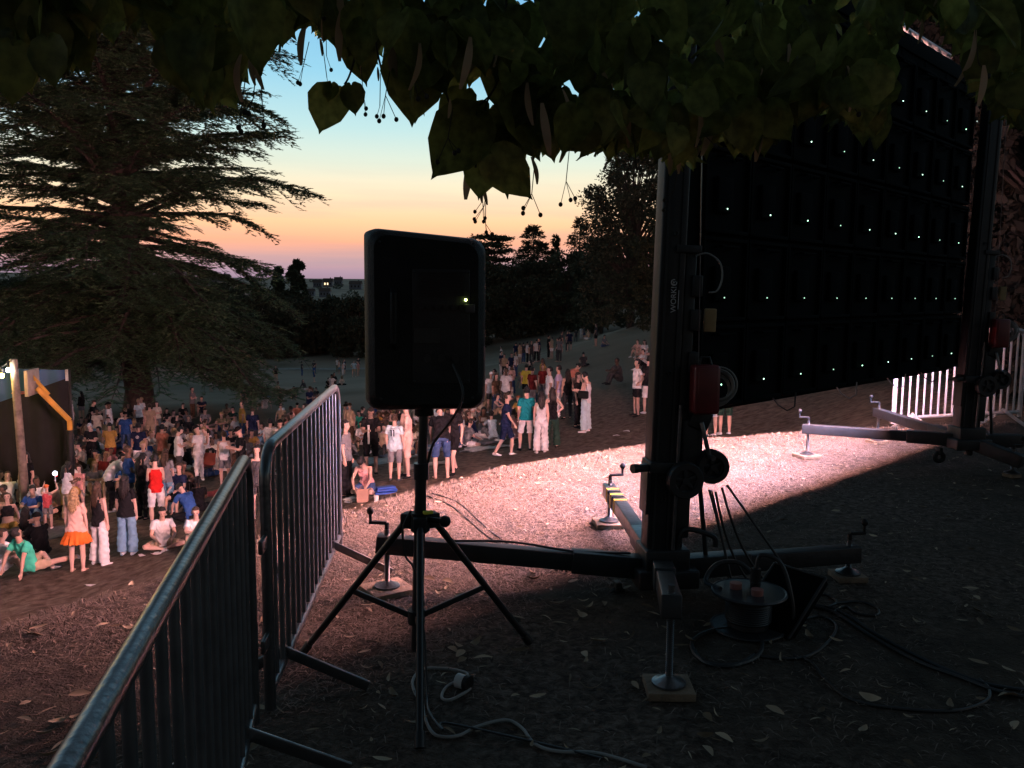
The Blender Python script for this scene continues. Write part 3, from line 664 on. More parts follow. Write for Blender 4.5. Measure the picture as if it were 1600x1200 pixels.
mb.build('picture_surface', screen_glow_material(), scr, smooth=False)
mb = MB(); mb.box(sp(3.1, .042, Z0+1.2525), (4.496, .006, 2.5), SROT); mb.build('backing', matte, scr)  # added sheet, stops the picture shining through the cabinet gaps
mb = MB(); mb.box(sp(-1.72, .01, Z0+1.3), (.30, .03, 2.65), SROT); mb.build('added_side_blocker', matte, scr)  # added black panel, blocks light leaking between mast and screen
mb = MB(); mb.box(sp(3.1, .06, Z0-.015), (4.52, .06, .03), SROT, .004); mb.build('added_front_lip', matte, scr)  # added unseen lip, meant to soften the edge of the screen's shadow
mb = MB(); mb.beam(sp(-1.5, 0, 3.40), sp(7.7, 0, 3.40), .07, .12)
for t in range(-1, 8): mb.box(sp(t+.1, 0, 3.32), (.05, .05, .06), SROT)
mb.box(sp(3.1, 0, 3.325), (4.6, .04, .10), SROT); mb.build('header_bar', matte, scr)
for k, t in enumerate((.4, 2.3, 4.2, 5.7)):
    mb = MB(); a = sp(t, -.02, .8); mb.tube([a, a+Vector((.03, -.03, -.05)), a+Vector((.09, -.03, -.085)), a+Vector((.14, -.02, -.06)), a+Vector((.15, 0, .03))], .005, 6)
    mb.build('link_cable', palec if k in (1, 2) else cable, scr)

def truss(A, B, s, name, label):
    A, B = Vector(A), Vector(B); d = (B-A).normalized(); up = Vector((0, 0, 1)); sd = d.cross(up)
    o = thing(name, label, 'truss', A)
    L = (B-A).length; ch = [A, A+sd*s, A+sd*s*.5+up*s*.87]; mb = MB()
    for c in ch: mb.cyl(c, c+d*L, .021, 12)
    mb.build('chord', steel, o); mb = MB(); n = int(L/(s*.9))
    for (i, j) in ((0, 1), (1, 2), (2, 0)):
        for k in range(n):
            p = ch[i]+d*L*(k/n); q = ch[j]+d*L*((k+.5)/n); r = ch[i]+d*L*((k+1)/n)
            mb.cyl(p, q, .010, 8); mb.cyl(q, r, .010, 8)
    mb.build('bracing', steel, o); return o
truss(sp(-2.2, .42, 3.50), sp(8.1, .42, 3.50), .27, 'truss', 'silver triangular truss across the top of the black screen')

# ------------------------------------------------------------------ lifting towers
def crank(mb, p, d, up=.05):
    p = Vector(p); d = Vector(d).normalized()
    mb.cyl(p-Vector((0, 0, .06)), p+Vector((0, 0, up)), .011, 10)
    q = p+Vector((0, 0, up)); mb.beam(q, q+d*.085, .022, .014, bev=.002)
    e = q+d*.08; mb.cyl(e, e+Vector((0, 0, .045)), .007, 8); mb.ell(e+Vector((0, 0, .055)), .018, .018, .02)
pad_no = 0
def jack_pad(p, size, rot, label, m=wood):
    mb = MB(); z = tz(p.x, p.y); th = .03
    mb.box((p.x, p.y, z+th/2+.004), (size, size*.95, th), Matrix.Rotation(rot, 3, 'Z'), .003)
    solo(mb, 'wooden_pad', m, label, 'wooden pad', (p.x, p.y, z), group='wooden pads under the tower jacks')
    return z+th+.005
def tower(name, label, hub, arms, mast_h, lean, prot):
    o = thing(name, label, 'lifting tower', Vector((hub.x, hub.y, tz(hub.x, hub.y))))
    R2 = Matrix.Rotation(prot, 3, 'Z'); ax = R2 @ Vector((1, 0, 0)); ay = R2 @ Vector((0, 1, 0)); Z = Vector((0, 0, 1))
    mb = MB(); mb.box(hub+Vector((0, 0, -.02)), (.30, .26, .09), R2, .01); mb.box(hub+Vector((0, 0, .06)), (.22, .2, .12), R2, .01)
    mb.cyl(hub-Z*.12+ax*.02-ay*.02, hub-Z*.06+ax*.02-ay*.02, .03); mb.build('base_block', dsteel, o)
    for (end, foot, padsize, padrot, plabel, has_crank, hz) in arms:
        dr = (end-hub).normalized(); st = hub+dr*.10; mb = MB()
        mb.beam(st, end+dr*.05, .075, .085, bev=.006); mb.beam(st, st+dr*.35, .095, .105, bev=.006)
        arm = mb.build('outrigger', dsteel if not hz else steel, o)
        if hz:
            for k in range(5):
                mb = MB(); p = end-dr*(.06+.05*k); mb.beam(p, p-dr*.022, .079, .0865+.0, bev=.001)
                mb.build('hazard_stripe', yellowm if k % 2 == 0 else matte, arm)
        ztop = jack_pad(foot, padsize, padrot, plabel) if plabel else tz(foot.x, foot.y)
        mb = MB(); f0 = Vector((foot.x, foot.y, ztop)); e0 = Vector((foot.x, foot.y, end.z-.05))
        top = Vector((foot.x, foot.y, end.z+.075))
        mb.cyl(f0+Z*.01, top, .0125, 12)
        for k in range(40):
            zz = f0.z+.03+k*(top.z-f0.z-.05)/40; mb.ring((foot.x, foot.y, zz), .0125, .0016, n=10, m=4)
        mb.build('jack_screw', steel, arm)
        mb = MB(); mb.tube([f0, f0+Z*.008, f0+Z*.012, f0+Z*.03], [.062, .062, .045, .016], 24); mb.build('foot_plate', steel, arm)
        if has_crank:
            mb = MB(); crank(mb, top, (-1, .1, 0) if has_crank == 1 else (1, .2, 0), .03); mb.build('crank_handle', blackp, arm)
    mb = MB(); mb.ring(hub-Z*.14-ax*.22, .035, .02, ay, 20, 8); mb.box(hub-Z*.09-ax*.22, (.03, .06, .06), R2, .005); mb.build('castor', blackp, o)
    # mast
    b0 = hub+Z*.02; ln = Vector((lean, 0, 1)).normalized()
    def mp_(h, dx=0, dy=0): return b0+ln*h+ax*dx+ay*dy
    def mrot(): return Matrix.Rotation(math.asin(lean), 3, 'Y') @ R2
    MR = mrot()
    mb = MB(); h1 = mast_h; mb.box(mp_(h1/2, -.035, 0), (.125, .12, h1), MR, .012)
    for s_ in (-.07, .0): mb.box(mp_(h1/2, s_, -.063), (.012, .008, h1*.98), MR)
    for h in (.34, .95, 1.6): mb.ring(mp_(h, -.03, -.066), .010, .003, ay, 12, 5)
    mast = mb.build('mast', dsteel, o)
    mb = MB(); mb.box(mp_(.80, .055, .0), (.055, .10, 1.45), MR, .008); mb.box(mp_(1.53, .035, -.01), (.12, .13, .035), MR, .004)
    for h in (1.0, 1.2, 1.36): mb.box(mp_(h, .085, -.045), (.05, .05, .10), MR, .006)
    mb.build('carriage_rail', dsteel, o)
    mb = MB(); mb.cyl(mp_(.02, .022, -.085), mp_(.80, .026, -.085), .0095, 12); mb.build('chrome_rod', steel, o)
    mb = MB(); q = mp_(.50, -.03, -.02)
    mb.box(q, (.16, .15, .055), MR, .006); mb.beam(q-ay*.03-ax*.02, q-ax*.14-ay*.06, .03, .035); mb.cyl(q-ax*.14-ay*.06-Z*.0, q-ax*.165-ay*.07, .022, 14)
    mb.box(mp_(.39, -.105, -.01), (.02, .12, .24), MR, .004); mb.build('fork_carriage', dsteel, o)
    for (dx, dy, h, rad, w, nm) in ((.05, -.13, .45, .088, .05, 'wheel'), (.20, -.06, .50, .082, .085, 'wheel')):
        c = mp_(h, dx, dy); mb = MB(); n = 32
        prof = [(rad*.62, -w/2), (rad*.93, -w/2), (rad, -w*.3), (rad, w*.3), (rad*.93, w/2), (rad*.62, w/2)]
        vs = []; fs = []
        for k in range(n):
            a = 2*pi*k/n
            for (pr, pw) in prof: vs.append(c+ax*(pr*cos(a))+Z*(pr*sin(a))+ay*pw)
        m_ = len(prof)
        for k in range(n):
            for j in range(m_): fs.append((k*m_+j, ((k+1) % n)*m_+j, ((k+1) % n)*m_+(j+1) % m_, k*m_+(j+1) % m_))
        mb.add(vs, fs); wh = mb.build(nm, cable, o)
        mb = MB(); mb.cyl(c-ay*w*.10, c+ay*w*.25, rad*.70, 24); mb.cyl(c-ay*w*.45, c+ay*w*.3, rad*.2, 14)
        for k in range(5):
            a = 2*pi*k/5+.4; mb.beam(c-ay*w*.2, c-ay*w*.2+ax*cos(a)*rad*.68+Z*sin(a)*rad*.68, .018, .014, up=ay, bev=.002)
        mb.ring(c-ay*w*.2, rad*.64, .008, ay, 28, 6); mb.build('rim', dsteel, wh)
    mb = MB(); mb.cyl(mp_(.45, .0, -.10), mp_(.50, .22, -.03), .012, 10); mb.box(mp_(.6, .10, -.03), (.10, .09, .26), MR, .012)
    mb.box(mp_(.50, .12, -.04), (.10, .07, .12), MR, .01); mb.box(mp_(.30, .07, -.02), (.07, .10, .30), MR, .01); mb.box(mp_(.73, .13, -.04), (.10, .09, .10), Matrix.Rotation(.35, 3, 'Y') @ MR, .01); mb.build('winch', dsteel, o)
    mb = MB(); mb.cyl(mp_(.44, .165, .0), mp_(-.02, .235, .02), .012, 10); mb.build('stay_bar', dsteel, o)
    mb = MB(); mb.beam(mp_(.72, .13, -.09), mp_(.56, .17, -.11), .014, .02); mb.cyl(mp_(.56, .17, -.11), mp_(.56, .17, -.17), .012, 10); mb.build('winch_handle', steel, o)
    mb = MB()
    mb.tube([mp_(mast_h-.02, .02, -.05), mp_(1.2, .1, -.07), mp_(.75, .12, -.06)], .0025, 5); mb.build('lifting_rope', steel, o)
    # wrapped tag and looped cable
    mb = MB(); mb.box(mp_(1.20, .155, -.06), (.055, .03, .11), MR, .006); mb.build('paper_tag', mat('kraft_card', (.30, .20, .09), .8), o)
    mb = MB(); mb.tube(spline([mp_(1.5, .07, -.06), mp_(1.51, .12, -.08), mp_(1.47, .18, -.08), mp_(1.40, .20, -.07), mp_(1.34, .18, -.07), mp_(1.33, .14, -.07)]), .0045, 6); mb.build('cable_loop', palec, o)
    # chain motor box with hanging coil: things hung on the tower
    c = mp_(.88, .125, -.12); bx = thing('control_box', label_box[name], 'box', c-Z*.12); mb = MB()
    mb.box(c, (.125, .09, .23), R2, .016); mb.build('case', redm, bx)
    mb = MB(); mb.box(c-ay*.047, (.095, .006, .19), R2, .003); mb.build('lid', redm, bx)
    mb = MB(); mb.tube([c+Z*.115-ax*.03, c+Z*.15-ax*.02, c+Z*.15+ax*.02, c+Z*.115+ax*.03], .006, 6); mb.build('handle', cable, bx)
    mb = MB()
    for k in range(9):
        mb.ring(c+ax*(.075+.003*(k % 3))+Z*(.02-.004*k)+ay*(.02+.008*k), .082+.004*sin(k*2.1)-(.0 if k % 2 else .012), .0048, ay+ax*.25+Z*.05*sin(k), 34, 6)
    cl = mb.build('cable_coil', palec, None, off=c); cl.location = c
    tag(cl, label_coil[name], 'cable coil')
    return o, mp_, ax, ay
label_box = {'lifting_tower': 'red box strapped to the near tower above its wheels', 'lifting_tower.001': 'red box strapped to the far tower by the pale fence'}
label_coil = {'lifting_tower': 'pale cable coil hanging behind the red box on the near tower', 'lifting_tower.001': 'pale cable coil hanging behind the red box on the far tower'}
hub1 = gy(1043, 888, 3.98); hub1.x -= .028
f1L, f1R, f1F, f1B = gz(605, 914, .04), gz(1325, 894, .04), gz(1045, 1062, .05), gz(952, 812, .04)
def arm_end(px, py, f): e = gy(px, py, f.y); return Vector((f.x, f.y, e.z))
T1, mp1, ax1, ay1 = tower('lifting_tower', 'tall near black lifting tower with outriggers holding the left end of the screen', hub1, [
    (arm_end(610, 850, f1L), f1L, .215, .6, 'wooden pad beyond the speaker stand under the left jack of the near tower', 1, 0),
    (arm_end(1325, 865, f1R), f1R, .15, .05, 'small pale wooden pad right of the cable reel under a jack', 2, 0),
    (arm_end(1045, 945, f1F), f1F, .17, -.02, 'nearest wooden pad, under the front jack of the near tower', 0, 0),
    (arm_end(955, 768, f1B), f1B, .19, .1, 'wooden pad on the brightly lit straw behind the near tower', 2, 1)], 3.5, .02, .12)
hub2 = gz(1509, 688, .26)
f2L, f2F = gz(1261, 710, .03), gz(1581, 742, .03)
f2B = Vector((3.62, 8.15, 0)); f2R = Vector((5.15, 6.85, 0))
f2B.z = tz(f2B.x, f2B.y)
tower('lifting_tower.001', 'far black lifting tower with outriggers holding the right end of the screen', hub2, [
    (arm_end(1262, 670, f2L), f2L, .19, .3, 'wooden pad on lit straw under the leftmost jack of the far tower', 1, 0),
    (arm_end(1578, 716, f2F), f2F, .10, .3, 'dark wooden pad at the right edge under the far tower', 2, 0),
    (arm_end(1380, 645, f2B), f2B, .16, .3, 'wooden pad under the rear jack of the far tower before the pale fence', 1, 0),
    (Vector((5.15, 6.85, .27)), f2R, .16, .3, None, 0, 0)], 3.5, .025, .05)
# lettering on the near mast
def text(s, size, loc, rot, m, parent, name, ext=.001):
    cu = bpy.data.curves.new('t', 'FONT'); cu.body = s; cu.size = size; cu.extrude = ext; cu.align_x = 'LEFT'
    t = bpy.data.objects.new('t', cu); C.objects.link(t); dg = bpy.context.evaluated_depsgraph_get(); dg.update()
    me = bpy.data.meshes.new_from_object(t.evaluated_get(dg)); bpy.data.objects.remove(t)
    me.name = name; me.materials.clear(); me.materials.append(m)
    M = Matrix.Translation(Vector(loc)-root_loc(parent)) @ rot.to_4x4(); me.transform(M)
    o = bpy.data.objects.new(name, me); C.objects.link(o); o.parent = parent; return o
grey_ink = mat('grey_lettering', (.50, .50, .50), .5, 0, .1)
mast1 = [c for c in T1.children if c.name.startswith('mast')][0]
p = mp1(1.385, .0, -.0705)
RT = Matrix((Vector((.0, 0, 1)), -ax1, -ay1)).transposed()   # x of text up, y of text to the left
text('WORK!', .036, mp1(1.235, -.016, -.0685), RT, grey_ink, mast1, 'lettering')
mb = MB(); q = mp1(1.375, -.031, -.0695); mb.ring(q, .0135, .002, ay1, 26, 5, .5, 5.8)
mb.ring(q+Vector((0, 0, .005)), .005, .0016, ay1, 14, 5, .4, 4.5); mb.ring(q-Vector((0, 0, .005)), .005, .0016, ay1, 14, 5, 1.2, 5.6)
mb.build('emblem', grey_ink, mast1)
mb = MB(); mb.beam(mp1(1.25, -.006, -.0695), mp1(1.34, -.006, -.0695), .003, .002, up=ay1, bev=0); mb.build('underline', grey_ink, mast1)

# ------------------------------------------------------------------ speaker on tripod
yaw = Matrix.Rotation(radians(9), 3, 'Z'); cxs = Vector((-.325, 3.08, 0)); zb, zt = 1.028, 1.678
spk = thing('loudspeaker', 'black loudspeaker seen from behind on its tripod stand', 'loudspeaker', Vector((cxs.x, cxs.y, zb)))
def rr_loop(w, z0, z1, y, r, n=6, shift=0):
    pts = []
    for (cx_, cz, a0) in ((w/2-r, z1-r, 0), (-w/2+r, z1-r, pi/2), (-w/2+r, z0+r, pi), (w/2-r, z0+r, 3*pi/2)):
        for k in range(n+1):
            a = a0+pi/2*k/n; pts.append(cxs+yaw @ Vector((cx_+r*cos(a)+shift, y, 0))+Vector((0, 0, cz+r*sin(a)-(.085*(cx_+r*cos(a)+w/2) if cz > (zb+zt)/2 else 0))))
    return pts
secs = [(.36, zb+.03, zt-.03, -.17, .05, .0), (.40, zb+.012, zt-.012, -.150, .055, 0), (.425, zb+.004, zt-.004, -.11, .05, 0), (.432, zb, zt, .02, .035, 0), (.436, zb, zt, .10, .022, 0), (.436, zb, zt, .165, .022, 0)]
vs = []; fs = []; N = 28
for s_ in secs: vs += rr_loop(s_[0], s_[1], s_[2], s_[3], s_[4], 6, s_[5])
for j in range(len(secs)-1):
    for k in range(N): fs.append((j*N+k, j*N+(k+1) % N, (j+1)*N+(k+1) % N, (j+1)*N+k))
fs.append(tuple(range(N))); fs.append(tuple(range(len(vs)-1, len(vs)-1-N, -1)))
mb = MB(); mb.add(vs, fs)
def sl(x, y, z): return cxs+yaw @ Vector((x, y, 0))+Vector((0, 0, z))
mb.build('cabinet', blackp, spk)
mb = MB(); mb.box(sl(0, .170, (zb+zt)/2), (.41, .012, .61), yaw, .005); mb.build('grille', matte, spk)
mb = MB(); mb.box(sl(.05, -.171, 1.33), (.20, .006, .40), yaw, .003)
for k in range(6): mb.cyl(sl(-.02+.028*k, -.172, 1.40), sl(-.02+.028*k, -.185, 1.40), .009, 14)
for k in range(3): mb.cyl(sl(.0+.05*k, -.172, 1.22), sl(.0+.05*k, -.180, 1.22), .014, 16)
mb.build('amplifier_panel', dsteel, spk)
for (x0, z0, nm) in ((-.115, 1.36, 1),):
    mb = MB()
    if nm == 1: mb.tube([sl(x0, -.165, z0+.10), sl(x0, -.195, z0+.085), sl(x0, -.195, z0-.085), sl(x0, -.165, z0-.10)], .012, 10)
    else: mb.tube([sl(.19, -.12, 1.46), sl(.222, -.12, 1.455), sl(.224, -.12, 1.33), sl(.19, -.12, 1.325)], .010, 10)
    mb.build('handle', blackp, spk)
mb = MB()
for k in range(9): mb.box(sl(.05, -.176, 1.44+.010*k), (.16, .006, .004), yaw)
mb.build('heat_sink', dsteel, spk)
mb = MB()
for q_ in ((-.045, 1.14), (.145, 1.14), (-.045, 1.52), (.145, 1.52), (-.16, 1.08), (.16, 1.08), (-.16, 1.62), (.16, 1.62)): mb.ell(sl(q_[0], -.174, q_[1]), .005, .003, .005, 8, 6)
mb.build('screws', dsteel, spk)
mb = MB(); mb.box(sl(.0, -.176, 1.30), (.09, .003, .05), yaw); mb.build('rating_plate', mat('dull_plate', (.022, .022, .022), .5), spk)
mb = MB(); mb.ell(sl(.135, -.178, 1.425), .0045, .004, .0045); mb.build('power_light', mat('lime_light', (.5, .7, .1), .4, emit=((.75, 1, .25), 14)), spk)
mb = MB(); mb.box(sl(.15, -.176, 1.395), (.035, .006, .03), yaw, .002); mb.build('power_socket', mat('dark_grey_plastic', (.06, .06, .065), .4), spk)
mb = MB(); mb.cyl((cxs.x, cxs.y-.02, zb-.03), (cxs.x, cxs.y-.02, zb+.01), .035, 20); mb.build('pole_socket', blackp, spk)

st = thing('speaker_stand', 'black tripod stand carrying the loudspeaker beside the crowd barrier', 'speaker stand', (-.345, 3.03, 0))
cp = Vector((cxs.x, cxs.y-.02, 0)); cb = Vector((-.352, 3.02, 0))
mb = MB(); mb.cyl(cp+Vector((0, 0, zb-.005)), cp.lerp(cb, .5)+Vector((0, 0, .58)), .0175, 18); mb.build('inner_pole', tubem, st)
mb = MB(); mb.tube([cp.lerp(cb, .35)+Vector((0, 0, .79)), cb+Vector((0, 0, .11))], .0215, 18); mb.cyl(cp.lerp(cb, .35)+Vector((0, 0, .76)), cp.lerp(cb, .35)+Vector((0, 0, .82)), .028, 18); mb.build('outer_pole', tubem, st)
hubp = cp.lerp(cb, .5)+Vector((0, 0, .60)); feet = [gz(475, 1020, 0), gz(827, 1007, 0), gz(656, 1172, 0)]
mb = MB(); mb.cyl(hubp-Vector((0, 0, .035)), hubp+Vector((0, 0, .035)), .036, 20)
for f in feet:
    d = (f-hubp); d.z = 0; d.normalize(); mb.box(hubp+d*.05, (.045, .05, .055), Matrix.Rotation(atan2(d.y, d.x), 3, 'Z'), .005)
mb.build('collar', blackp, st)
mb = MB(); mb.cyl(hubp+Vector((.03, -.01, .01)), hubp+Vector((.085, -.03, .01)), .011, 10); mb.ell(hubp+Vector((.095, -.033, .01)), .022, .022, .022); mb.build('clamp_knob', blackp, st)
mb = MB(); mb.box(hubp+Vector((.032, -.028, .042)), (.035, .018, .012), Matrix.Rotation(.5, 3, 'Z'), .002); mb.build('warning_sticker', mat('yellow_sticker', (.62, .58, .05), .5), st)
for f in feet:
    d = (f-hubp); d.z = 0; d.normalize(); top = hubp+d*.055; bot = Vector((f.x, f.y, tz(f.x, f.y)+.012))
    mb = MB(); mb.cyl(top, bot, .0135, 14); lg = mb.build('leg', tubem, st)
    mb = MB(); mb.cyl(bot-(bot-top).normalized()*.05, bot, .018, 12); mb.build('rubber_foot', cable, lg)
    mid = top.lerp(bot, .52); lo = Vector((cb.x, cb.y, .24))
    mb = MB(); mb.beam(mid, lo+d*.025, .010, .022, bev=.002); mb.build('brace', tubem, lg)
mb = MB(); mb.cyl((cb.x, cb.y, .215), (cb.x, cb.y, .265), .032, 18); mb.build('brace_collar', blackp, st)

def lay(pts, z=.008, sub=6, zs=None):
    """smooth cable path lying on the ground from photo measurements"""
    P = []
    for i, p in enumerate(pts):
        q = gz(p[0], p[1], p[2] if len(p) > 2 else 0); P.append(Vector((q.x, q.y, (p[2] if len(p) > 2 else tz(q.x, q.y))+z)))
    return spline(P, sub)
def cab_(pts, r, m, label, name='cable', cat='cable', group=None):
    mb = MB(); mb.tube(pts, r, 7); return solo(mb, name, m, label, cat, group=group)
cab_(lay([(716, 1072), (735, 1078), (720, 1090), (700, 1098), (690, 1092), (700, 1075), (730, 1060), (720, 1052), (690, 1047), (660, 1048), (645, 1065), (648, 1085), (660, 1102), (664, 1125), (680, 1150), (715, 1152), (745, 1138), (790, 1128), (815, 1140), (835, 1165), (870, 1178), (935, 1182), (1010, 1205)]), .0055, palec,
     'pale grey cable snaking over the ground past the speaker stand')
q = gz(722, 1078, 0); pl = thing('plug', 'white mains plug lying beside the foot of the speaker stand', 'plug', Vector((q.x, q.y, tz(q.x, q.y))))
mb = MB(); q.z = tz(q.x, q.y)+.03; mb.cyl(q+Vector((-.018, .012, 0)), q+Vector((.012, -.006, 0)), .026, 20); mb.build('body', mat('off_white_plastic', (.45, .45, .44), .5), pl)
mb = MB(); mb.cyl(q+Vector((.012, -.006, 0)), q+Vector((.028, -.016, 0)), .027, 20); mb.build('face', blackp, pl)
cab_(spline([hubp+Vector((-.03, -.03, .05)), hubp+Vector((-.06, -.04, -.02)), hubp+Vector((-.05, -.04, -.12)), cb+Vector((.0, -.03, .42)), cb+Vector((.03, -.03, .2)), Vector((-.30, 2.9, .012)), Vector((-.28, 2.75, .012)), Vector((-.22, 2.62, .012)), gz(700, 1130, .012), gz(860, 1165, .012), gz(940, 1185, .012)]), .0042, cable,
     'thin black speaker lead hanging down the stand and onto the ground')
cab_(spline([sl(.09, -.18, 1.20), sl(.12, -.24, 1.10), sl(.08, -.2, 1.0), sl(.03, -.06, .9), sl(.005, -.02, .8)]), .005, cable, 'black lead looping from the loudspeaker to the stand pole')

# ------------------------------------------------------------------ crowd barriers
lit_steel = mat('galvanised_steel_lit', (.40, .39, .40), .5, .25, .12, 14)  # lighter copy of the barrier steel; the screen's light is in its colour
agedst = mat('aged_steel', (.12, .125, .13), .45, .7, .2, 14)
def barrier(A, B, h, n, label, foots=(.14, .86), r=.019, clips=True, zb_=.13, br=.0098, sm=None):
    sm = sm or steel
    A, B = Vector(A), Vector(B); d = (B-A); L = d.length; d.normalize(); sd = Vector((-d.y, d.x, 0)).normalized(); Z = Vector((0, 0, 1))
    gA, gB = tz(A.x, A.y), tz(B.x, B.y)
    def P(s, z): p = A+d*s; return Vector((p.x, p.y, gA+(gB-gA)*s/L+z))
    o = thing('crowd_barrier', label, 'barrier', P(L/2, 0), 'metal crowd barriers'); c = .11
    def cor(s, z, a0): return [P(s+c*cos(a), z+c*sin(a)) for a in [a0+pi/2*k/6 for k in range(7)]]
    pts = [P(0, .10)]+cor(c, h-c, pi)[::-1][0:0]
    pts = [P(0, .07)]+[P(c+c*cos(a), h-c+c*sin(a)) for a in [pi-pi/2*k/7 for k in range(8)]]+[P(L-c+c*cos(a), h-c+c*sin(a)) for a in [pi/2-pi/2*k/7 for k in range(8)]]+[P(L, .07)]
    mb = MB(); mb.tube(pts, r, 20); mb.build('frame', sm, o)
    mb = MB(); mb.tube([P(0, zb_), P(L, zb_)], r*.8, 16); mb.build('bottom_rail', sm, o)
    for k in range(1, n+1):
        s = L*k/(n+1); mb = MB(); mb.tube([P(s, zb_), P(s, h-(.0 if c < s < L-c else .03))], br, 10); mb.build('bar', agedst if sm is steel else sm, o)
    for fr in foots:
        s = L*fr; mb = MB()
        for sg in (-1, 1):
            q = A+d*s+sd*sg*.30; e = Vector((q.x, q.y, tz(q.x, q.y)+.015)); mb.beam(P(s, zb_+.03), e, .012, .038, bev=.003)
        mb.cyl(P(s, zb_-.02), P(s, zb_+.05), .012, 10); mb.build('foot', sm, o)
    if clips:
        for z in (.32, h-.30):
            mb = MB(); mb.beam(P(-.09, z)+sd*.0, P(.03, z), .014, .045, bev=.003); mb.beam(P(-.09, z-.01), P(-.09, z+.05), .014, .02, bev=.002)
            mb.build('hook', steel, o)
    return o
barrier((-.80, 2.66, 0), (-.93, 4.40, 0), .95, 15, 'silver crowd barrier in the middle, its far end lit pink, beside the speaker stand')
barrier((-.365, .34, 0), (-.825, 2.56, 0), .95, 20, 'nearest crowd barrier with a thick rail rising from the bottom left corner', clips=False, foots=(.1, .9))
q1 = hit(1395, 672); barrier((q1.x, q1.y, 0), (q1.x+1.75, q1.y+.62, 0), 1.08, 17, 'pale brightly lit barrier standing behind the far lifting tower', clips=False, br=.012, r=.025, sm=lit_steel)
barrier((q1.x+1.55, q1.y-.35, 0), (q1.x+3.4, q1.y+.1, 0), 1.08, 12, 'dim crowd barrier at the right edge beyond the far lifting tower', clips=False, br=.009, r=.02, sm=lit_steel)

# ------------------------------------------------------------------ reel, flight case and cables by the tower
rc = gz(1168, 985, 0); rc.z = tz(rc.x, rc.y)
reel = thing('cable_reel', 'black drum cable reel standing on the ground below the near tower', 'cable reel', rc)
zt_ = gy(1165, 925, rc.y).z
mb = MB(); mb.tube([rc+Vector((0, 0, .02)), rc+Vector((0, 0, zt_-.01))], .088, 26)
for k in range(9): mb.ring(rc+Vector((0, 0, .05+k*(zt_-.09)/9)), .090, .009, n=30, m=6)
mb.build('cable_drum', cable, reel)
for z_, rr_ in ((.005, .155), (zt_-.012, .155)):
    mb = MB(); mb.tube([rc+Vector((0, 0, z_)), rc+Vector((0, 0, z_+.004)), rc+Vector((0, 0, z_+.012))], [rr_, rr_+.003, rr_], 40); mb.ring(rc+Vector((0, 0, z_+.008)), rr_, .007, n=44, m=8)
    mb.build('flange', dsteel if z_ < .1 else mat('scuffed_grey_steel', (.045, .045, .05), .38, .5, .3, 20), reel)
for (dx, dy, c_) in ((-.05, .03, 'socket_red'), (.02, -.05, 'socket_red')):
    mb = MB(); p = rc+Vector((dx, dy, zt_)); mb.cyl(p, p+Vector((0, 0, .025)), .026, 18); mb.build('socket', mat('brick_red_plastic', (.30, .11, .09), .5), reel)
mb = MB(); p = rc+Vector((.035, .03, zt_)); mb.cyl(p, p+Vector((0, 0, .09)), .022, 16); mb.ring(p+Vector((0, 0, .03)), .022, .003, n=16, m=5); mb.build('plug', blackp, reel)
mb = MB(); mb.tube(spline([rc+Vector((-.12, .02, zt_)), rc+Vector((-.16, .12, zt_+.0)), rc+Vector((-.10, .17, zt_+.06)), rc+Vector((0, .16, zt_+.07)), rc+Vector((.08, .12, zt_))]), .011, 8); mb.build('carry_handle', dsteel, reel)
top = rc+Vector((.035, .03, zt_+.09))
cab_(spline([top, top+Vector((.02, -.0, .06)), top+Vector((.1, -.03, .03)), top+Vector((.14, -.07, -.12)), top+Vector((.16, -.08, -.3)), top+Vector((.28, -.05, -.40)), top+Vector((.45, .05, -.41))]), .009, cable, 'thick black lead plugged into the top of the cable reel')
cs = gz(1222, 962, .04); cs.z = tz(cs.x, cs.y)+.10
case = thing('flight_case', 'open black case lid tilted against the cable reel', 'case', Vector((cs.x, cs.y, tz(cs.x, cs.y))))
RM = Matrix.Rotation(radians(38), 3, 'Z') @ Matrix.Rotation(radians(-38), 3, 'Y')
mb = MB(); mb.box(cs, (.34, .26, .045), RM, .008); mb.build('lid', matte, case)
mb = MB()
for s_ in (-1, 1): mb.beam(cs+RM @ Vector((-.17, s_*.13, .02)), cs+RM @ Vector((.17, s_*.13, .02)), .012, .012)
mb.beam(cs+RM @ Vector((.17, -.13, .02)), cs+RM @ Vector((.17, .13, .02)), .012, .012); mb.build('edge_trim', dsteel, case)
mb = MB(); mb.box(cs+Vector((-.04, .16, -.04)), (.22, .16, .10), Matrix.Rotation(.5, 3, 'Z'), .01); mb.build('tray', mat('scuffed_grey_steel'), case)
# handle of the tower, near the base
mb = MB(); hp = gy(1062, 838, 3.9)
mb.tube(spline([hp+Vector((-.01, .02, -.06)), hp+Vector((.01, 0, .02)), hp+Vector((.05, 0, .035)), hp+Vector((.14, 0, .01)), hp+Vector((.17, 0, -.01)), hp+Vector((.172, 0, -.05))]), .013, 8)
mb.build('carry_handle', dsteel, T1)
def drop(px0, py0, y0, px1, py1, lab, r=.006, sag=.03, end_y=None):
    a = gy(px0, py0, y0); b = gz(px1, py1, 0) if end_y is None else gy(px1, py1, end_y)
    pts = [a.lerp(b, t)+Vector((sag*sin(pi*t), 0, -abs(sag)*1.2*sin(pi*t))) for t in (0, .25, .5, .75, 1)]
    pts = [Vector((p.x, p.y, max(p.z, tz(p.x, p.y)+.008))) for p in pts]
    return cab_(spline(pts), r, cable, lab, group='power leads hanging from the near tower')
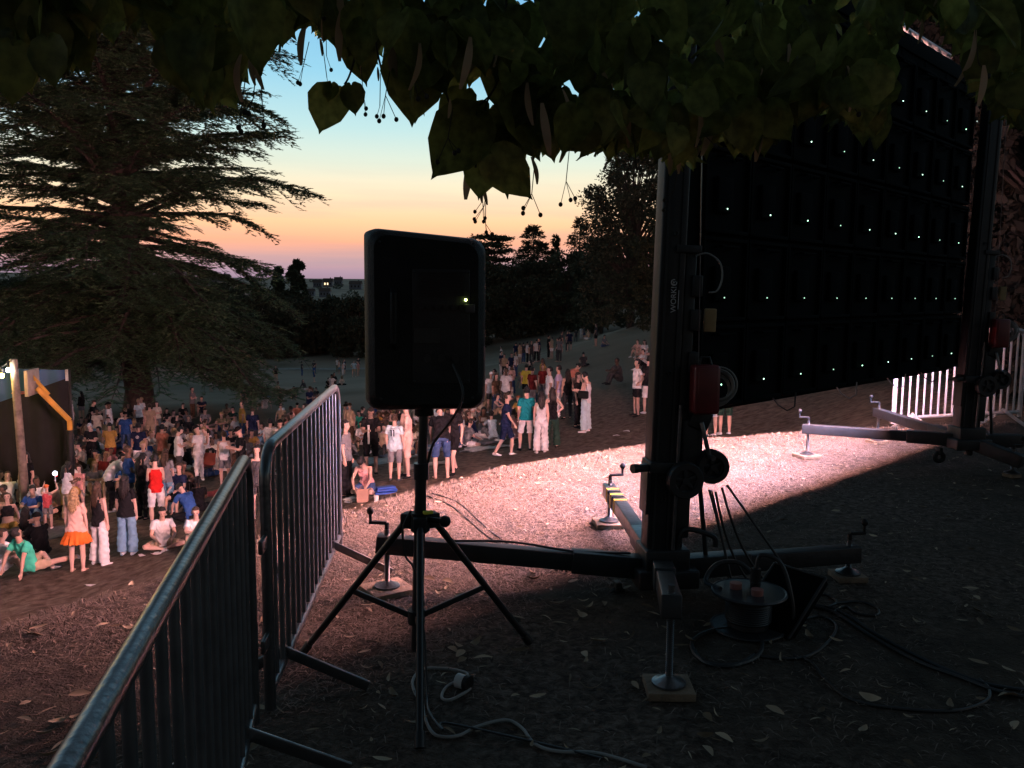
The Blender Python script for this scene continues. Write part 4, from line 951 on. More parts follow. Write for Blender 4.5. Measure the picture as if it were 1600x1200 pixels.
for k, (a, b) in enumerate((((1108, 765), (1150, 945)), ((1118, 768), (1190, 935)), ((1128, 762), (1215, 930)), ((1136, 758), (1262, 938)), ((1112, 766), (1138, 905)))):
    drop(a[0], a[1], 3.88, b[0], b[1], ('leftmost', 'second from left', 'third from left', 'rightmost', 'thinnest')[k]+' of the slack black leads falling from the near tower wheels', .006 if k != 4 else .004, -.03 if k in (1, 2) else .01)
G = 'black cables tangled on the ground by the reel'
for (lab, r, pts) in (
    ('black cable running from the reel to the lower right corner', .008, [(1215, 930), (1250, 945), (1300, 958), (1340, 985), (1380, 1010), (1440, 1040), (1500, 1062), (1560, 1085), (1640, 1100)]),
    ('black cable running right from the reel to the image edge', .007, [(1230, 945), (1290, 950), (1330, 968), (1360, 990), (1400, 1012), (1470, 1045), (1540, 1072), (1620, 1085)]),
    ('wide loop of black cable at lower right', .006, [(1240, 1030), (1265, 1040), (1290, 1070), (1330, 1100), (1400, 1112), (1490, 1116), (1540, 1100), (1545, 1080), (1530, 1065)]),
    ('black cable curling in a ring in front of the reel', .006, [(1180, 1030), (1230, 1036), (1270, 1028), (1300, 1000), (1305, 978), (1280, 965), (1245, 972), (1215, 968)]),
    ('black cable with a narrow loop beside the right pad', .006, [(1205, 925), (1240, 915), (1270, 925), (1300, 935), (1305, 945), (1280, 950), (1250, 940), (1225, 930)]),
    ('black cable looping back near the small pale pad', .006, [(1300, 945), (1340, 943), (1368, 952), (1370, 965), (1340, 962), (1320, 950), (1300, 960)]),
    ('black cable coiled flat on the dark ground left of the case', .009, [(1080, 1015), (1100, 1040), (1140, 1046), (1180, 1035), (1190, 1010), (1170, 990), (1120, 990), (1085, 1005), (1084, 1025), (1110, 1044), (1150, 1046), (1178, 1030)]),
    ('black cable lying along the left outrigger of the near tower', .006, [(760, 860), (820, 875), (860, 890), (905, 895), (950, 890), (1000, 905)])):
    cab_(lay(pts, r), r, cable, lab, group=G)
cab_(lay([(660, 772), (700, 788), (735, 815), (760, 838), (800, 862), (860, 885), (920, 890)], .007), .006, cable, 'nearer of two black cables on lit straw behind the stand')
cab_(lay([(675, 770), (715, 785), (750, 815), (775, 838), (830, 872), (880, 880)], .007), .005, cable, 'farther of two black cables on lit straw behind the stand')
cab_(spline([gy(700, 845, 3.9), gy(800, 850, 3.92)+Vector((0, 0, .01)), gy(900, 865, 3.95)+Vector((0, 0, .01)), gy(985, 868, 3.97)+Vector((0, 0, .012))]), .006, cable, 'black lead lying on top of the left outrigger')

# ------------------------------------------------------------------ court corner at the far left
def ground_at(p): return Vector((p.x, p.y, tz(p.x, p.y)))
yT = 25.5
tA, tB = gy(-90, 575, yT-1), gy(107, 586, yT)
tp = thing('tarpaulin_fence', 'black tarpaulin fence with a blue upper sheet behind the wooden post', 'fence', ground_at(tB))
mb = MB(); n = 30
def wavy(px0, px1, f0, f1, y0, y1, off, mb):
    vs = []; fs = []
    for i in range(n+1):
        t = i/n; yy = y0+(y1-y0)*t+.05*sin(i*1.3)+off
        a = gy(px0+(px1-px0)*t, f0(t), yy); bz = f1(t); b = gy(px0+(px1-px0)*t, bz, yy) if bz else Vector((a.x, a.y, tz(a.x, a.y)-.02))
        for dd in (0, .02): vs.append((a.x, a.y+dd, a.z)); vs.append((b.x, b.y+dd, b.z))
    for i in range(n):
        o = i*4; fs += [(o, o+4, o+5, o+1), (o+2, o+3, o+7, o+6), (o, o+2, o+6, o+4), (o+1, o+5, o+7, o+3)]
    mb.add(vs, fs)
wavy(-90, 107, lambda t: 660-70*t, lambda t: None, yT-1, yT, 0, mb); mb.build('black_sheet', mat('black_sheet', (.007, .007, .008), .9, 0, .3, 2), tp)
mb = MB(); wavy(-90, 104, lambda t: 574+4*t, lambda t: 668-70*t, yT-1, yT, .1, mb); mb.build('blue_sheet', mat('blue_sheet', (.02, .075, .17), .6, 0, .4, .5), tp)
mb = MB(); e = gy(108, 577, yT+.05); mb.cyl((e.x, e.y, tz(e.x, e.y)), e, .035, 10); mb.build('end_pole', dsteel, tp)
mb = MB(); e = gy(104, 580, yT-.05); mb.box(e+Vector((0, 0, -.12)), (.08, .03, .35)); mb.build('white_clip', paper, tp)
pb = gy(36, 700, 22.5); pt = gy(21, 561, 22.5); pb = ground_at(pb)
post = MB(); post.tube([pb, pb.lerp(pt, .5), pt], [.115, .105, .095], 14); solo(post, 'wooden_post', postm, 'tall bare wooden post in front of the black tarpaulin fence', 'post', pb)
hb = gy(50, 597, 24.2); fo = ground_at(gy(108, 690, 24.6)); hp_ = thing('basketball_hoop', 'basketball hoop seen from behind with an orange bent arm', 'basketball hoop', fo)
or_m = mat('orange_paint', (.62, .30, .05), .6, 0, .2, 4)
k1 = gy(109, 657, 24.6)
mb = MB(); mb.tube([k1+(fo-k1)*.14, k1], .075, 12); mb.tube([k1, gy(78, 626, 24.4), gy(58, 606, 24.25)], [.075, .08, .085], 12); hpp = mb.build('arm', or_m, hp_)
mb = MB(); mb.cyl(fo-Vector((0, 0, .1)), k1+(fo-k1)*.12, .09, 12); mb.build('base_post', dsteel, hp_)
mb = MB(); mb.cyl(gy(77, 616, 24.4), gy(50, 586, 24.2), .035, 8); mb.cyl(gy(77, 616, 24.4), gy(48, 588, 24.2), .035, 8); mb.build('stay', or_m, hp_)
mb = MB(); mb.box(hb, (.10, 1.0, .74), Matrix.Rotation(.22, 3, 'Z'), .01); mb.box(hb+Vector((.07, 0, 0)), (.06, .5, .06)); mb.build('backboard', mat('pale_board', (.42, .33, .27), .7, 0, .2, 4), hp_)
mb = MB(); mb.ring(hb+Vector((-.35, .0, -.32)), .22, .015, n=20, m=6); mb.build('rim', mat('rim_red', (.35, .08, .05), .5), hp_)
for (px, py, colr, st_, lab) in ((3, 587, (1, .66, .10), 60, 'yellow bulb on the cable at the left edge'), (13, 578, (1, .93, .80), 60, 'white bulb on the cable beside the wooden post'),
        (-60, 583, (1, .66, .12), 60, 'first yellow bulb beyond the left edge of the view'), (-150, 566, (1, .66, .12), 60, 'last yellow bulb beyond the left edge of the view')):
    b = gy(px, py, 22.3); lt = thing('light_bulb', lab, 'light bulb', b); mb = MB(); mb.ell(b, .055, .055, .065); mb.build('globe', mat('bulb_'+lab.split()[0], (1, .9, .7), .4, emit=(colr, st_)), lt)
    mb = MB(); mb.cyl(b+Vector((0, 0, .09)), b+Vector((0, 0, .18)), .03, 10); mb.build('socket', blackp, lt)
    ld = bpy.data.lights.new('bulb_light', 'POINT'); ld.energy = 130 if px < 0 else 25; ld.color = colr; ld.shadow_soft_size = .09
    lo = bpy.data.objects.new('bulb_light', ld); C.objects.link(lo); lo.location = (0, 0, 0); lo.parent = lt
a = gy(21, 566, 22.5); mb = MB(); mb.tube(spline([a, gy(13, 574, 22.3)+Vector((0, 0, .15)), gy(3, 582, 22.3)+Vector((0, 0, .16)), gy(-40, 585, 22), gy(-160, 560, 21)]), .015, 6)
solo(mb, 'lamp_cable', cable, 'dark cable with bulbs strung from the wooden post', 'cable', a)

# red plastic chair
def chair(px, py, yaw_, label):
    g = hit(px, py); o = thing('chair', label, 'chair', g); RZ = Matrix.Rotation(yaw_, 3, 'Z')
    rm = mat('red_shell', (.50, .09, .07), .45, 0, .12, 6)
    def q(x, y, z): return g+RZ @ Vector((x, y, z))
    vs = []; fs = []; nx, ny = 8, 12
    prof = [(.22, .455), (.18, .46), (.08, .44), (-.05, .43), (-.16, .44), (-.20, .50), (-.225, .60), (-.25, .72), (-.27, .82), (-.275, .84)]
    for (yy, zz) in prof:
        for i in range(nx+1):
            x = (i/nx-.5)*2; w = .225 if zz < .5 else .23-.02*(zz-.5); vs.append(q(x*w, yy+(.035*x*x if zz > .5 else 0), zz+(.03*x*x if zz <= .5 else 0)))
    m_ = len(vs); vs += [v+RZ @ Vector((0, -.012, -.012)) for v in vs]
    for j in range(len(prof)-1):
        for i in range(nx):
            a_ = j*(nx+1)+i; fs.append((a_, a_+1, a_+nx+2, a_+nx+1)); fs.append((m_+a_, m_+a_+nx+1, m_+a_+nx+2, m_+a_+1))
    mb = MB(); mb.add(vs, fs); mb.build('shell', rm, o)
    for sx_ in (-1, 1):
        for sy in (-1, 1):
            f = g+RZ @ Vector((sx_*.23, sy*.22, 0)); f.z = tz(f.x, f.y); mb = MB(); mb.tube([q(sx_*.16, sy*.13, .43), f], .012, 8); mb.build('leg', steel, o)
chair(322, 748, radians(160), 'empty red plastic chair in the crowd near the barrier rail')
def litter(px, py, w, d, h, m, name, label, cat, rot=None):
    g = hit(px, py); mb = MB()
    for k in range(3):
        mb.box(g+Vector((R.uniform(-.02, .02), R.uniform(-.02, .02), h*(k+.5)/3)), (w*R.uniform(.8, 1), d*R.uniform(.8, 1), h/3*.95), Matrix.Rotation((rot or R.uniform(0, 3))+.1*k, 3, 'Z') @ Matrix.Rotation(R.uniform(-.1, .1), 3, 'X'), h*.12)
    return solo(mb, name, m, label, cat, g)
litter(602, 771, .50, .26, .16, mat('blue_cloth_bag', (.015, .07, .34), .6, 0, .2, 6), 'blue_bag', 'flat blue bag on the grass edge right of the crouching woman', 'bag', .3)
g = hit(567, 784); bg = thing('paper_bag', 'tall brown paper bag in front of the crouching woman', 'paper bag', g)
mb = MB(); kr = mat('brown_paper', (.36, .22, .16), .85, 0, .12, 4)
for s_ in ((-1, 0), (1, 0), (0, -1), (0, 1)):
    mb.box(g+Vector((s_[0]*.115, s_[1]*.07, .13)), (.008 if s_[0] else .23, .008 if s_[1] else .14, .26), Matrix.Rotation(.05*s_[0], 3, 'Y'))
mb.box(g+Vector((0, 0, .01)), (.22, .13, .01)); mb.build('body', kr, bg)
for s_ in (-1, 1):
    mb = MB(); mb.tube([g+Vector((-.06, s_*.07, .25)), g+Vector((-.05, s_*.07, .32)), g+Vector((.05, s_*.07, .32)), g+Vector((.06, s_*.07, .25))], .006, 6); mb.build('handle', kr, bg)
litter(548, 783, .30, .2, .07, paper, 'food_tray', 'white tray on the ground left of the paper bag', 'tray')
g = hit(588, 783); mb = MB(); mb.tube([g, g+Vector((0, 0, .10)), g+Vector((0, 0, .12))], [.045, .055, .055], 14); solo(mb, 'drinking_cup', paper, 'pale paper cup standing right of the paper bag', 'cup', g)
for i, (px, py, w, d, c_, lab) in enumerate(((585, 722, 2.6, 1.5, (.25, .33, .34), 'pale teal picnic blanket behind the two boys by the barrier'), (640, 706, 2.4, 1.3, (.16, .2, .26), 'grey blue blanket just left of the speaker pole'),
        (725, 695, 2.6, 1.4, (.36, .34, .34), 'pale grey picnic blanket right of the speaker pole'), (65, 838, 2.0, 1.3, (.12, .12, .13), 'dark picnic blanket under the people at the left edge'), (350, 770, 2.2, 1.2, (.35, .04, .04), 'red blanket below the red chair'),
        (762, 700, 1.6, 1.1, (.55, .53, .5), 'white blanket beside the boy in navy shorts'), (655, 726, 1.5, 1.0, (.45, .37, .30), 'beige blanket behind the speaker pole'))):
    g = hit(px, py); vs = []; fs = []; nn = 14; a_ = R.uniform(-.3, .3)
    for u in range(nn+1):
        for v in range(nn+1):
            x = (u/nn-.5)*w*1.0; y = (v/nn-.5)*d; X_ = g.x+x*cos(a_)-y*sin(a_)+.04*sin(v*1.7); Y_ = g.y+x*sin(a_)+y*cos(a_)+.04*sin(u*1.3)
            vs.append((X_, Y_, tz(X_, Y_)+.03+.02*sin(u*1.1+v*.7)))
    for u in range(nn):
        for v in range(nn): q_ = u*(nn+1)+v; fs.append((q_, q_+nn+1, q_+nn+2, q_+1))
    nvv = len(vs); vs += [(x, y, z-.02) for x, y, z in vs]; fs += [tuple(nvv+i_ for i_ in f[::-1]) for f in fs]
    mb = MB(); mb.add(vs, fs); solo(mb, 'picnic_blanket', mat('blanket_%d' % i, c_, .95, 0, .3, 6, .3, 30), lab, 'blanket', g)
for i, (px, py, lab) in enumerate(((1390, 579, 'white stone on the bank by the pale fence end'), (1378, 577, 'smaller white stone left of the one by the fence end'), (1250, 607, 'white stone under the lower edge of the screen'))):
    g = hit(px, py+3)
    if g: mb = MB(); mb.ell(g+Vector((0, 0, .06)), .12, .10, .09); solo(mb, 'stone', paper, lab, 'stone', g)
for (px, py, lab) in ((962, 682, 'crumpled white paper right of the couple in pale trousers'), (980, 675, 'small white scrap near the man in the white shirt'), (222, 870, 'white paper strip on the ground below the cross legged boy'), (243, 867, 'long white straw on the ground below the cross legged boy'), (140, 916, 'white scrap on bare ground below the orange skirt')):
    g = hit(px, py); mb = MB(); n_ = 7; vs = []
    for k in range(n_): a_ = 2*pi*k/n_; vs.append(g+Vector((cos(a_)*.11*R.uniform(.6, 1.2), sin(a_)*.05*R.uniform(.6, 1.3), .015+R.uniform(0, .04))))
    vs += [v-Vector((0, 0, .006)) for v in vs]; mb.add(vs, [tuple(range(n_)), tuple(range(2*n_-1, n_-1, -1))]+[(k, k+n_, (k+1) % n_+n_, (k+1) % n_) for k in range(n_)]); solo(mb, 'paper_scrap', paper, lab, 'litter', g)
# ------------------------------------------------------------------ people
def V3(*a): return Vector(a)
def two(f): return {-1: f(-1), 1: f(1)}
POSES = {}
def P_(name, **k): POSES[name] = k
dn = two(lambda s: (s*.16, .02, -1)); dn2 = two(lambda s: (s*.02, .20, -1))
P_('stand', th=two(lambda s: (s*.05, .02, -1)), sh=two(lambda s: (s*.01, -.05, -1)), ua=dn, fa=dn2)
P_('stand_easy', th={-1: (-.16, .10, -1), 1: (.03, 0, -1)}, sh={-1: (-.05, -.12, -1), 1: (0, -.03, -1)}, ua=dn, fa={-1: (.1, .5, -1), 1: (0, .15, -1)}, yawh=.3)
P_('phone', th=two(lambda s: (s*.06, .03, -1)), sh=two(lambda s: (s*.01, -.07, -1)), ua=two(lambda s: (s*.12, .22, -1)), fa=two(lambda s: (-s*.42, 1, .25)), ph=-.5)
P_('folded', th=two(lambda s: (s*.10, .02, -1)), sh=two(lambda s: (s*.02, -.04, -1)), ua=two(lambda s: (s*.28, .25, -1)), fa=two(lambda s: (-s*1, .55, .08+.1*s)))
P_('hips', th=two(lambda s: (s*.12, .02, -1)), sh=two(lambda s: (s*.04, -.04, -1)), ua=two(lambda s: (s*.75, -.35, -1)), fa=two(lambda s: (-s*.75, .35, -.75)))
P_('walk', th={-1: (-.04, .42, -1), 1: (.04, -.22, -1)}, sh={-1: (0, -.05, -1), 1: (0, -.55, -1)}, ua={-1: (-.15, -.3, -1), 1: (.15, .3, -1)}, fa={-1: (0, .1, -1), 1: (0, .7, -1)}, lean=.06)
P_('bend', th=two(lambda s: (s*.1, .18, -1)), sh=two(lambda s: (0, -.12, -1)), ua=two(lambda s: (s*.12, .5, -1)), fa=two(lambda s: (-s*.1, .45, -1)), lean=.85, ph=-.1, pb=-.12)
P_('raise', th=two(lambda s: (s*.06, .02, -1)), sh=two(lambda s: (s*.01, -.05, -1)), ua={-1: (-.35, .8, .15), 1: (.4, .7, .3)}, fa={-1: (.1, .5, .9), 1: (-.3, .2, 1)}, ph=.1)
P_('cross', th=two(lambda s: (s*.85, .75, .06)), sh=two(lambda s: (-s*1, .28, -.14)), ua=two(lambda s: (s*.28, .42, -1)), fa=two(lambda s: (-s*.35, .8, -.32)), lean=.22, ph=-.15, foot=two(lambda s: (-s*.7, .6, -.1)))
P_('knees', th=two(lambda s: (s*.2, .82, .60)), sh=two(lambda s: (-s*.05, .42, -1)), ua=two(lambda s: (s*.15, .85, -.55)), fa=two(lambda s: (-s*.75, .6, .05)), lean=.22)
P_('lean', th={-1: (-.25, 1, .30), 1: (.25, 1, .02)}, sh={-1: (0, .55, -.85), 1: (.1, 1, -.05)}, ua=two(lambda s: (s*.3, -.62, -1)), fa=two(lambda s: (s*.1, -.25, -1)), lean=-.38, ph=.1)
P_('kneel', th=two(lambda s: (s*.28, 1, -.12)), sh=two(lambda s: (-s*.12, -1, -.22)), ua=two(lambda s: (s*.22, .7, -1)), fa=two(lambda s: (-s*.35, .6, -.75)), lean=.6, ph=-.45, foot=two(lambda s: (0, -1, -.25)))
P_('chair', th=two(lambda s: (s*.15, 1, .02)), sh=two(lambda s: (s*.03, .12, -1)), ua=two(lambda s: (s*.15, .35, -1)), fa=two(lambda s: (-s*.3, 1, -.15)), lean=.05)
SEAT = {'cross', 'knees', 'lean', 'kneel', 'chair'}
def skeleton(pose, fem):
    p = POSES[pose]; J = {}; le = p.get('lean', 0); pel = V3(0, 0, 0); hw = .092 if not fem else .088
    def rx(v, a): return Vector((v.x, v.y*cos(a)+v.z*sin(a), -v.y*sin(a)+v.z*cos(a)))
    def up(a): return Vector((0, sin(a), cos(a)))
    J['pel'] = pel; J['waist'] = pel+up(le*.6+p.get('pb', 0))*.20; J['chest'] = J['waist']+up(le)*.20; J['neck'] = J['chest']+up(le*1.05)*.155
    hd = le*1.0-p.get('ph', 0) if le > .3 else le*.6-p.get('ph', 0)
    J['hbase'] = J['neck']+up(le*.9)*.055; J['head'] = J['hbase']+up(hd)*.115; J['hup'] = up(hd); J['hfw'] = Vector((0, cos(hd), -sin(hd)))
    yh = p.get('yawh', 0); J['hfw'] = Matrix.Rotation(yh, 3, 'Z') @ J['hfw']
    sw = .175 if not fem else .150; J['sup'] = up(le)
    for s in (-1, 1):
        J['sho', s] = J['chest']+up(le)*.095+Vector((s*sw, 0, 0)); J['elb', s] = J['sho', s]+Vector(p['ua'][s]).normalized()*.285
        J['wri', s] = J['elb', s]+Vector(p['fa'][s]).normalized()*.25; J['hdir', s] = (Vector(p['fa'][s]).normalized()+Vector((0, 0, -.15))).normalized()
        J['hip', s] = pel+Vector((s*hw, 0, -.02)); J['kne', s] = J['hip', s]+Vector(p['th'][s]).normalized()*.43; J['ank', s] = J['kne', s]+Vector(p['sh'][s]).normalized()*.405
        fd = Vector(p.get('foot', {-1: (-.16, 1, 0), 1: (.16, 1, 0)})[s]).normalized(); J['toe', s] = J['ank', s]+fd*.17+Vector((0, 0, -.05 if 'foot' not in p else -.01)); J['fd', s] = fd
    return J
def body_src(J, fem):
    m = MB(); X = (1, 0, 0)
    if fem: prof = [(-.08, .125, .10), (-.02, .172, .115), (.06, .158, .11), (.17, .122, .088), (.28, .132, .10), (.37, .142, .112), (.45, .140, .088), (.50, .10, .066), (.545, .05, .05)]
    else: prof = [(-.08, .125, .10), (-.02, .162, .110), (.06, .155, .108), (.17, .140, .100), (.28, .158, .112), (.37, .172, .118), (.45, .168, .094), (.50, .115, .072), (.545, .058, .056)]
    path = [J['pel'], J['waist'], J['chest'], J['neck']]; cum = [0, .20, .40, .555]
    def at_(t):
        if t < 0: return path[0]+(path[1]-path[0]).normalized()*t
        for i in range(3):
            if t <= cum[i+1]: return path[i].lerp(path[i+1], (t-cum[i])/(cum[i+1]-cum[i]))
        return path[3]
    m.tube([at_(t) for t, _, _ in prof], [q[1] for q in prof], 20, ry=[q[2] for q in prof], side=X)
    m.tube([J['chest'].lerp(J['neck'], .5), J['neck'], J['hbase'], J['hbase']+J['hup']*.05], [.062, .052 if fem else .058, .050 if fem else .056, .05], 14)
    fw = J['hfw']; up = J['hup']; sd = fw.cross(up).normalized(); up = sd.cross(fw); RM = Matrix((sd, fw, up)).transposed(); h = J['head']
    m.ell(h+up*.025-fw*.008, .074, .092, .098, 18, 12, RM); m.ell(h-up*.045+fw*.028, .052, .058, .066, 14, 10, RM)
    m.ell(h-up*.088+fw*.062, .022, .018, .018, 8, 6, RM)
    m.tube([h+up*.012+fw*.080, h-up*.012+fw*.100, h-up*.026+fw*.092], [.010, .015, .013], 8)
    m.ell(h+up*.028+fw*.074, .050, .016, .010, 10, 6, RM); m.ell(h-up*.052+fw*.083, .024, .012, .009, 10, 6, RM)
    for s in (-1, 1): m.ell(h+sd*s*.077-up*.008-fw*.01, .010, .018, .030, 8, 6, RM)
    for s in (-1, 1):
        a, b, c = J['sho', s], J['elb', s], J['wri', s]; k = .88 if fem else 1
        m.tube([a.lerp(J['chest']+J['sup']*.07, .45), a, a.lerp(b, .25), a.lerp(b, .6), b], [.055*k, .056*k, .050*k, .044*k, .037*k], 12)
        m.tube([b, b.lerp(c, .25), b.lerp(c, .7), c], [.037*k, .040*k, .031*k, .025*k], 12)
        d = J['hdir', s]; q = d.cross(Vector((s, 0, 0)));
        if q.length < .2: q = Vector((0, 1, 0))
        q.normalize(); n_ = d.cross(q).normalized()
        m.tube([c, c+d*.03, c+d*.085], [.024, .036, .038], 10, ry=[.018, .016, .014], side=q)
        for i, ln in enumerate((.062, .072, .067, .052)):
            o_ = q*(.027-.018*i); r0 = c+d*.078+o_; m.tube([r0, r0+d*ln*.5+n_*s*.004, r0+d*ln*.85+n_*s*.018, r0+d*ln+n_*s*.028], [.0088, .0082, .0075, .0065], 6)
        r0 = c+d*.03+q*.028; m.tube([r0, r0+d*.028+q*.022, r0+d*.058+q*.024], [.011, .010, .008], 6)
        a, b, c = J['hip', s], J['kne', s], J['ank', s]; k = 1.0
        m.tube([a+(a-b).normalized()*.03, a, a.lerp(b, .3), a.lerp(b, .75), b], [.080, .090, .084 if not fem else .086, .060, .053], 14)
        m.tube([b, b.lerp(c, .2), b.lerp(c, .38), b.lerp(c, .75), c], [.053, .053, .056, .038, .034], 12)
        fd = J['fd', s]; dz = Vector((0, 0, 1)); lt = fd.cross(dz)
        if lt.length < .1: lt = Vector((1, 0, 0))
        m.tube([c-fd*.055-Vector((0, 0, .035)), c-Vector((0, 0, .02))-fd*.02, c+fd*.06-Vector((0, 0, .035)), c+fd*.13-Vector((0, 0, .05)), c+fd*.19-Vector((0, 0, .055))], [.026, .036, .040, .044, .022], 12, ry=[.026, .045, .032, .020, .012], side=lt)
        m.ell(c, .036, .036, .036, 10, 6)
    return m
BC = {}
def body(pose, fem):
    if (pose, fem) in BC: return BC[pose, fem]
    J = skeleton(pose, fem); src = body_src(J, fem); me = src.mesh('src', None, False); ob = bpy.data.objects.new('src', me); C.objects.link(ob)
    md = ob.modifiers.new('r', 'REMESH'); md.mode = 'VOXEL'; md.voxel_size = .0125; sm = ob.modifiers.new('s', 'SMOOTH'); sm.factor = .5; sm.iterations = 2
    dg = bpy.context.evaluated_depsgraph_get(); dg.update(); ev = bpy.data.meshes.new_from_object(ob.evaluated_get(dg)); bpy.data.objects.remove(ob); bpy.data.meshes.remove(me)
    n = len(ev.vertices); co = np.empty(n*3, np.float32); ev.vertices.foreach_get('co', co); co = co.reshape(-1, 3).astype(float); no = np.empty(n*3, np.float32); ev.vertices.foreach_get('normal', no); no = no.reshape(-1, 3).astype(float)
    faces = [tuple(p.vertices) for p in ev.polygons]
    zmin = co[:, 2].min()
    if pose == 'chair': zmin = min(J['ank', 1].z, J['ank', -1].z)-.06
    off = np.array([0, 0, -zmin]); co += off
    for k in list(J): J[k] = J[k]+Vector(off) if k not in ('hup', 'hfw', 'sup') and k[0] not in ('hdir', 'fd') else J[k]
    segs = [('torso', J['pel']-J['sup']*.05, J['neck'], .13), ('head', J['hbase'], J['head']+J['hup']*.06, .075)]
    for s in (-1, 1): segs += [('ua', J['sho', s], J['elb', s], .05), ('fa', J['elb', s], J['wri', s], .036), ('hand', J['wri', s], J['wri', s]+J['hdir', s]*.15, .03), ('th', J['hip', s], J['kne', s], .078), ('sh', J['kne', s], J['ank', s], .048), ('foot', J['ank', s]-Vector((0, 0, .03)), J['toe', s], .04)]
    D = []; Tt = []; Ax = []
    for nm, a, b, r in segs:
        a = np.array(a); b = np.array(b); d = b-a; t = ((co-a)@d)/(d@d); tc_ = np.clip(t, 0, 1); q = a+tc_[:, None]*d; D.append(np.linalg.norm(co-q, axis=1)-r); Tt.append(t); Ax.append(co-(a+t[:, None]*d))
    D = np.array(D); bi = D.argmin(0); T = np.array(Tt)[bi, np.arange(n)]; A = np.array(Ax)[bi, np.arange(n)]
    names = np.array([q[0] for q in segs])[bi]; side = np.where(bi >= 8, 1, -1)
    me = ev; me.name = 'body'; me.vertices.foreach_set('co', co.astype(np.float32).ravel()); me.materials.clear(); me.materials.append(skin_m)
    me.polygons.foreach_set('use_smooth', np.ones(len(me.polygons), bool)); me.update()
    B = dict(J=J, co=co, no=no, faces=faces, names=names, side=side, T=T, A=A, me=me, tt=Tt[0], off=off); BC[pose, fem] = B; return B
CC = {}
def shell(B, mask, offs, name, m, rim=.014):
    """clothing shell lifted off the body with closed hems"""
    co, no = B['co'], B['no']; F = [f for f in B['faces'] if all(mask[i] for i in f)]
    if not F: return None
    used = sorted({i for f in F for i in f}); mp_ = {v: k for k, v in enumerate(used)}; P = co[used]+offs[used]
    ec = {}
    for f in F:
        for a, b in zip(f, f[1:]+f[:1]): ec[(a, b)] = 1
    V = [tuple(p) for p in P]; FF = [tuple(mp_[i] for i in f) for f in F]; inner = {}
    for (a, b) in ec:
        if (b, a) not in ec:
            for v in (a, b):
                if v not in inner: inner[v] = len(V); V.append(tuple(co[v]-no[v]*.004))
            FF.append((mp_[b], mp_[a], inner[a], inner[b]))
    me = bpy.data.meshes.new(name); me.from_pydata(V, [], FF); me.materials.append(m); me.polygons.foreach_set('use_smooth', np.ones(len(FF), bool)); me.update(); return me
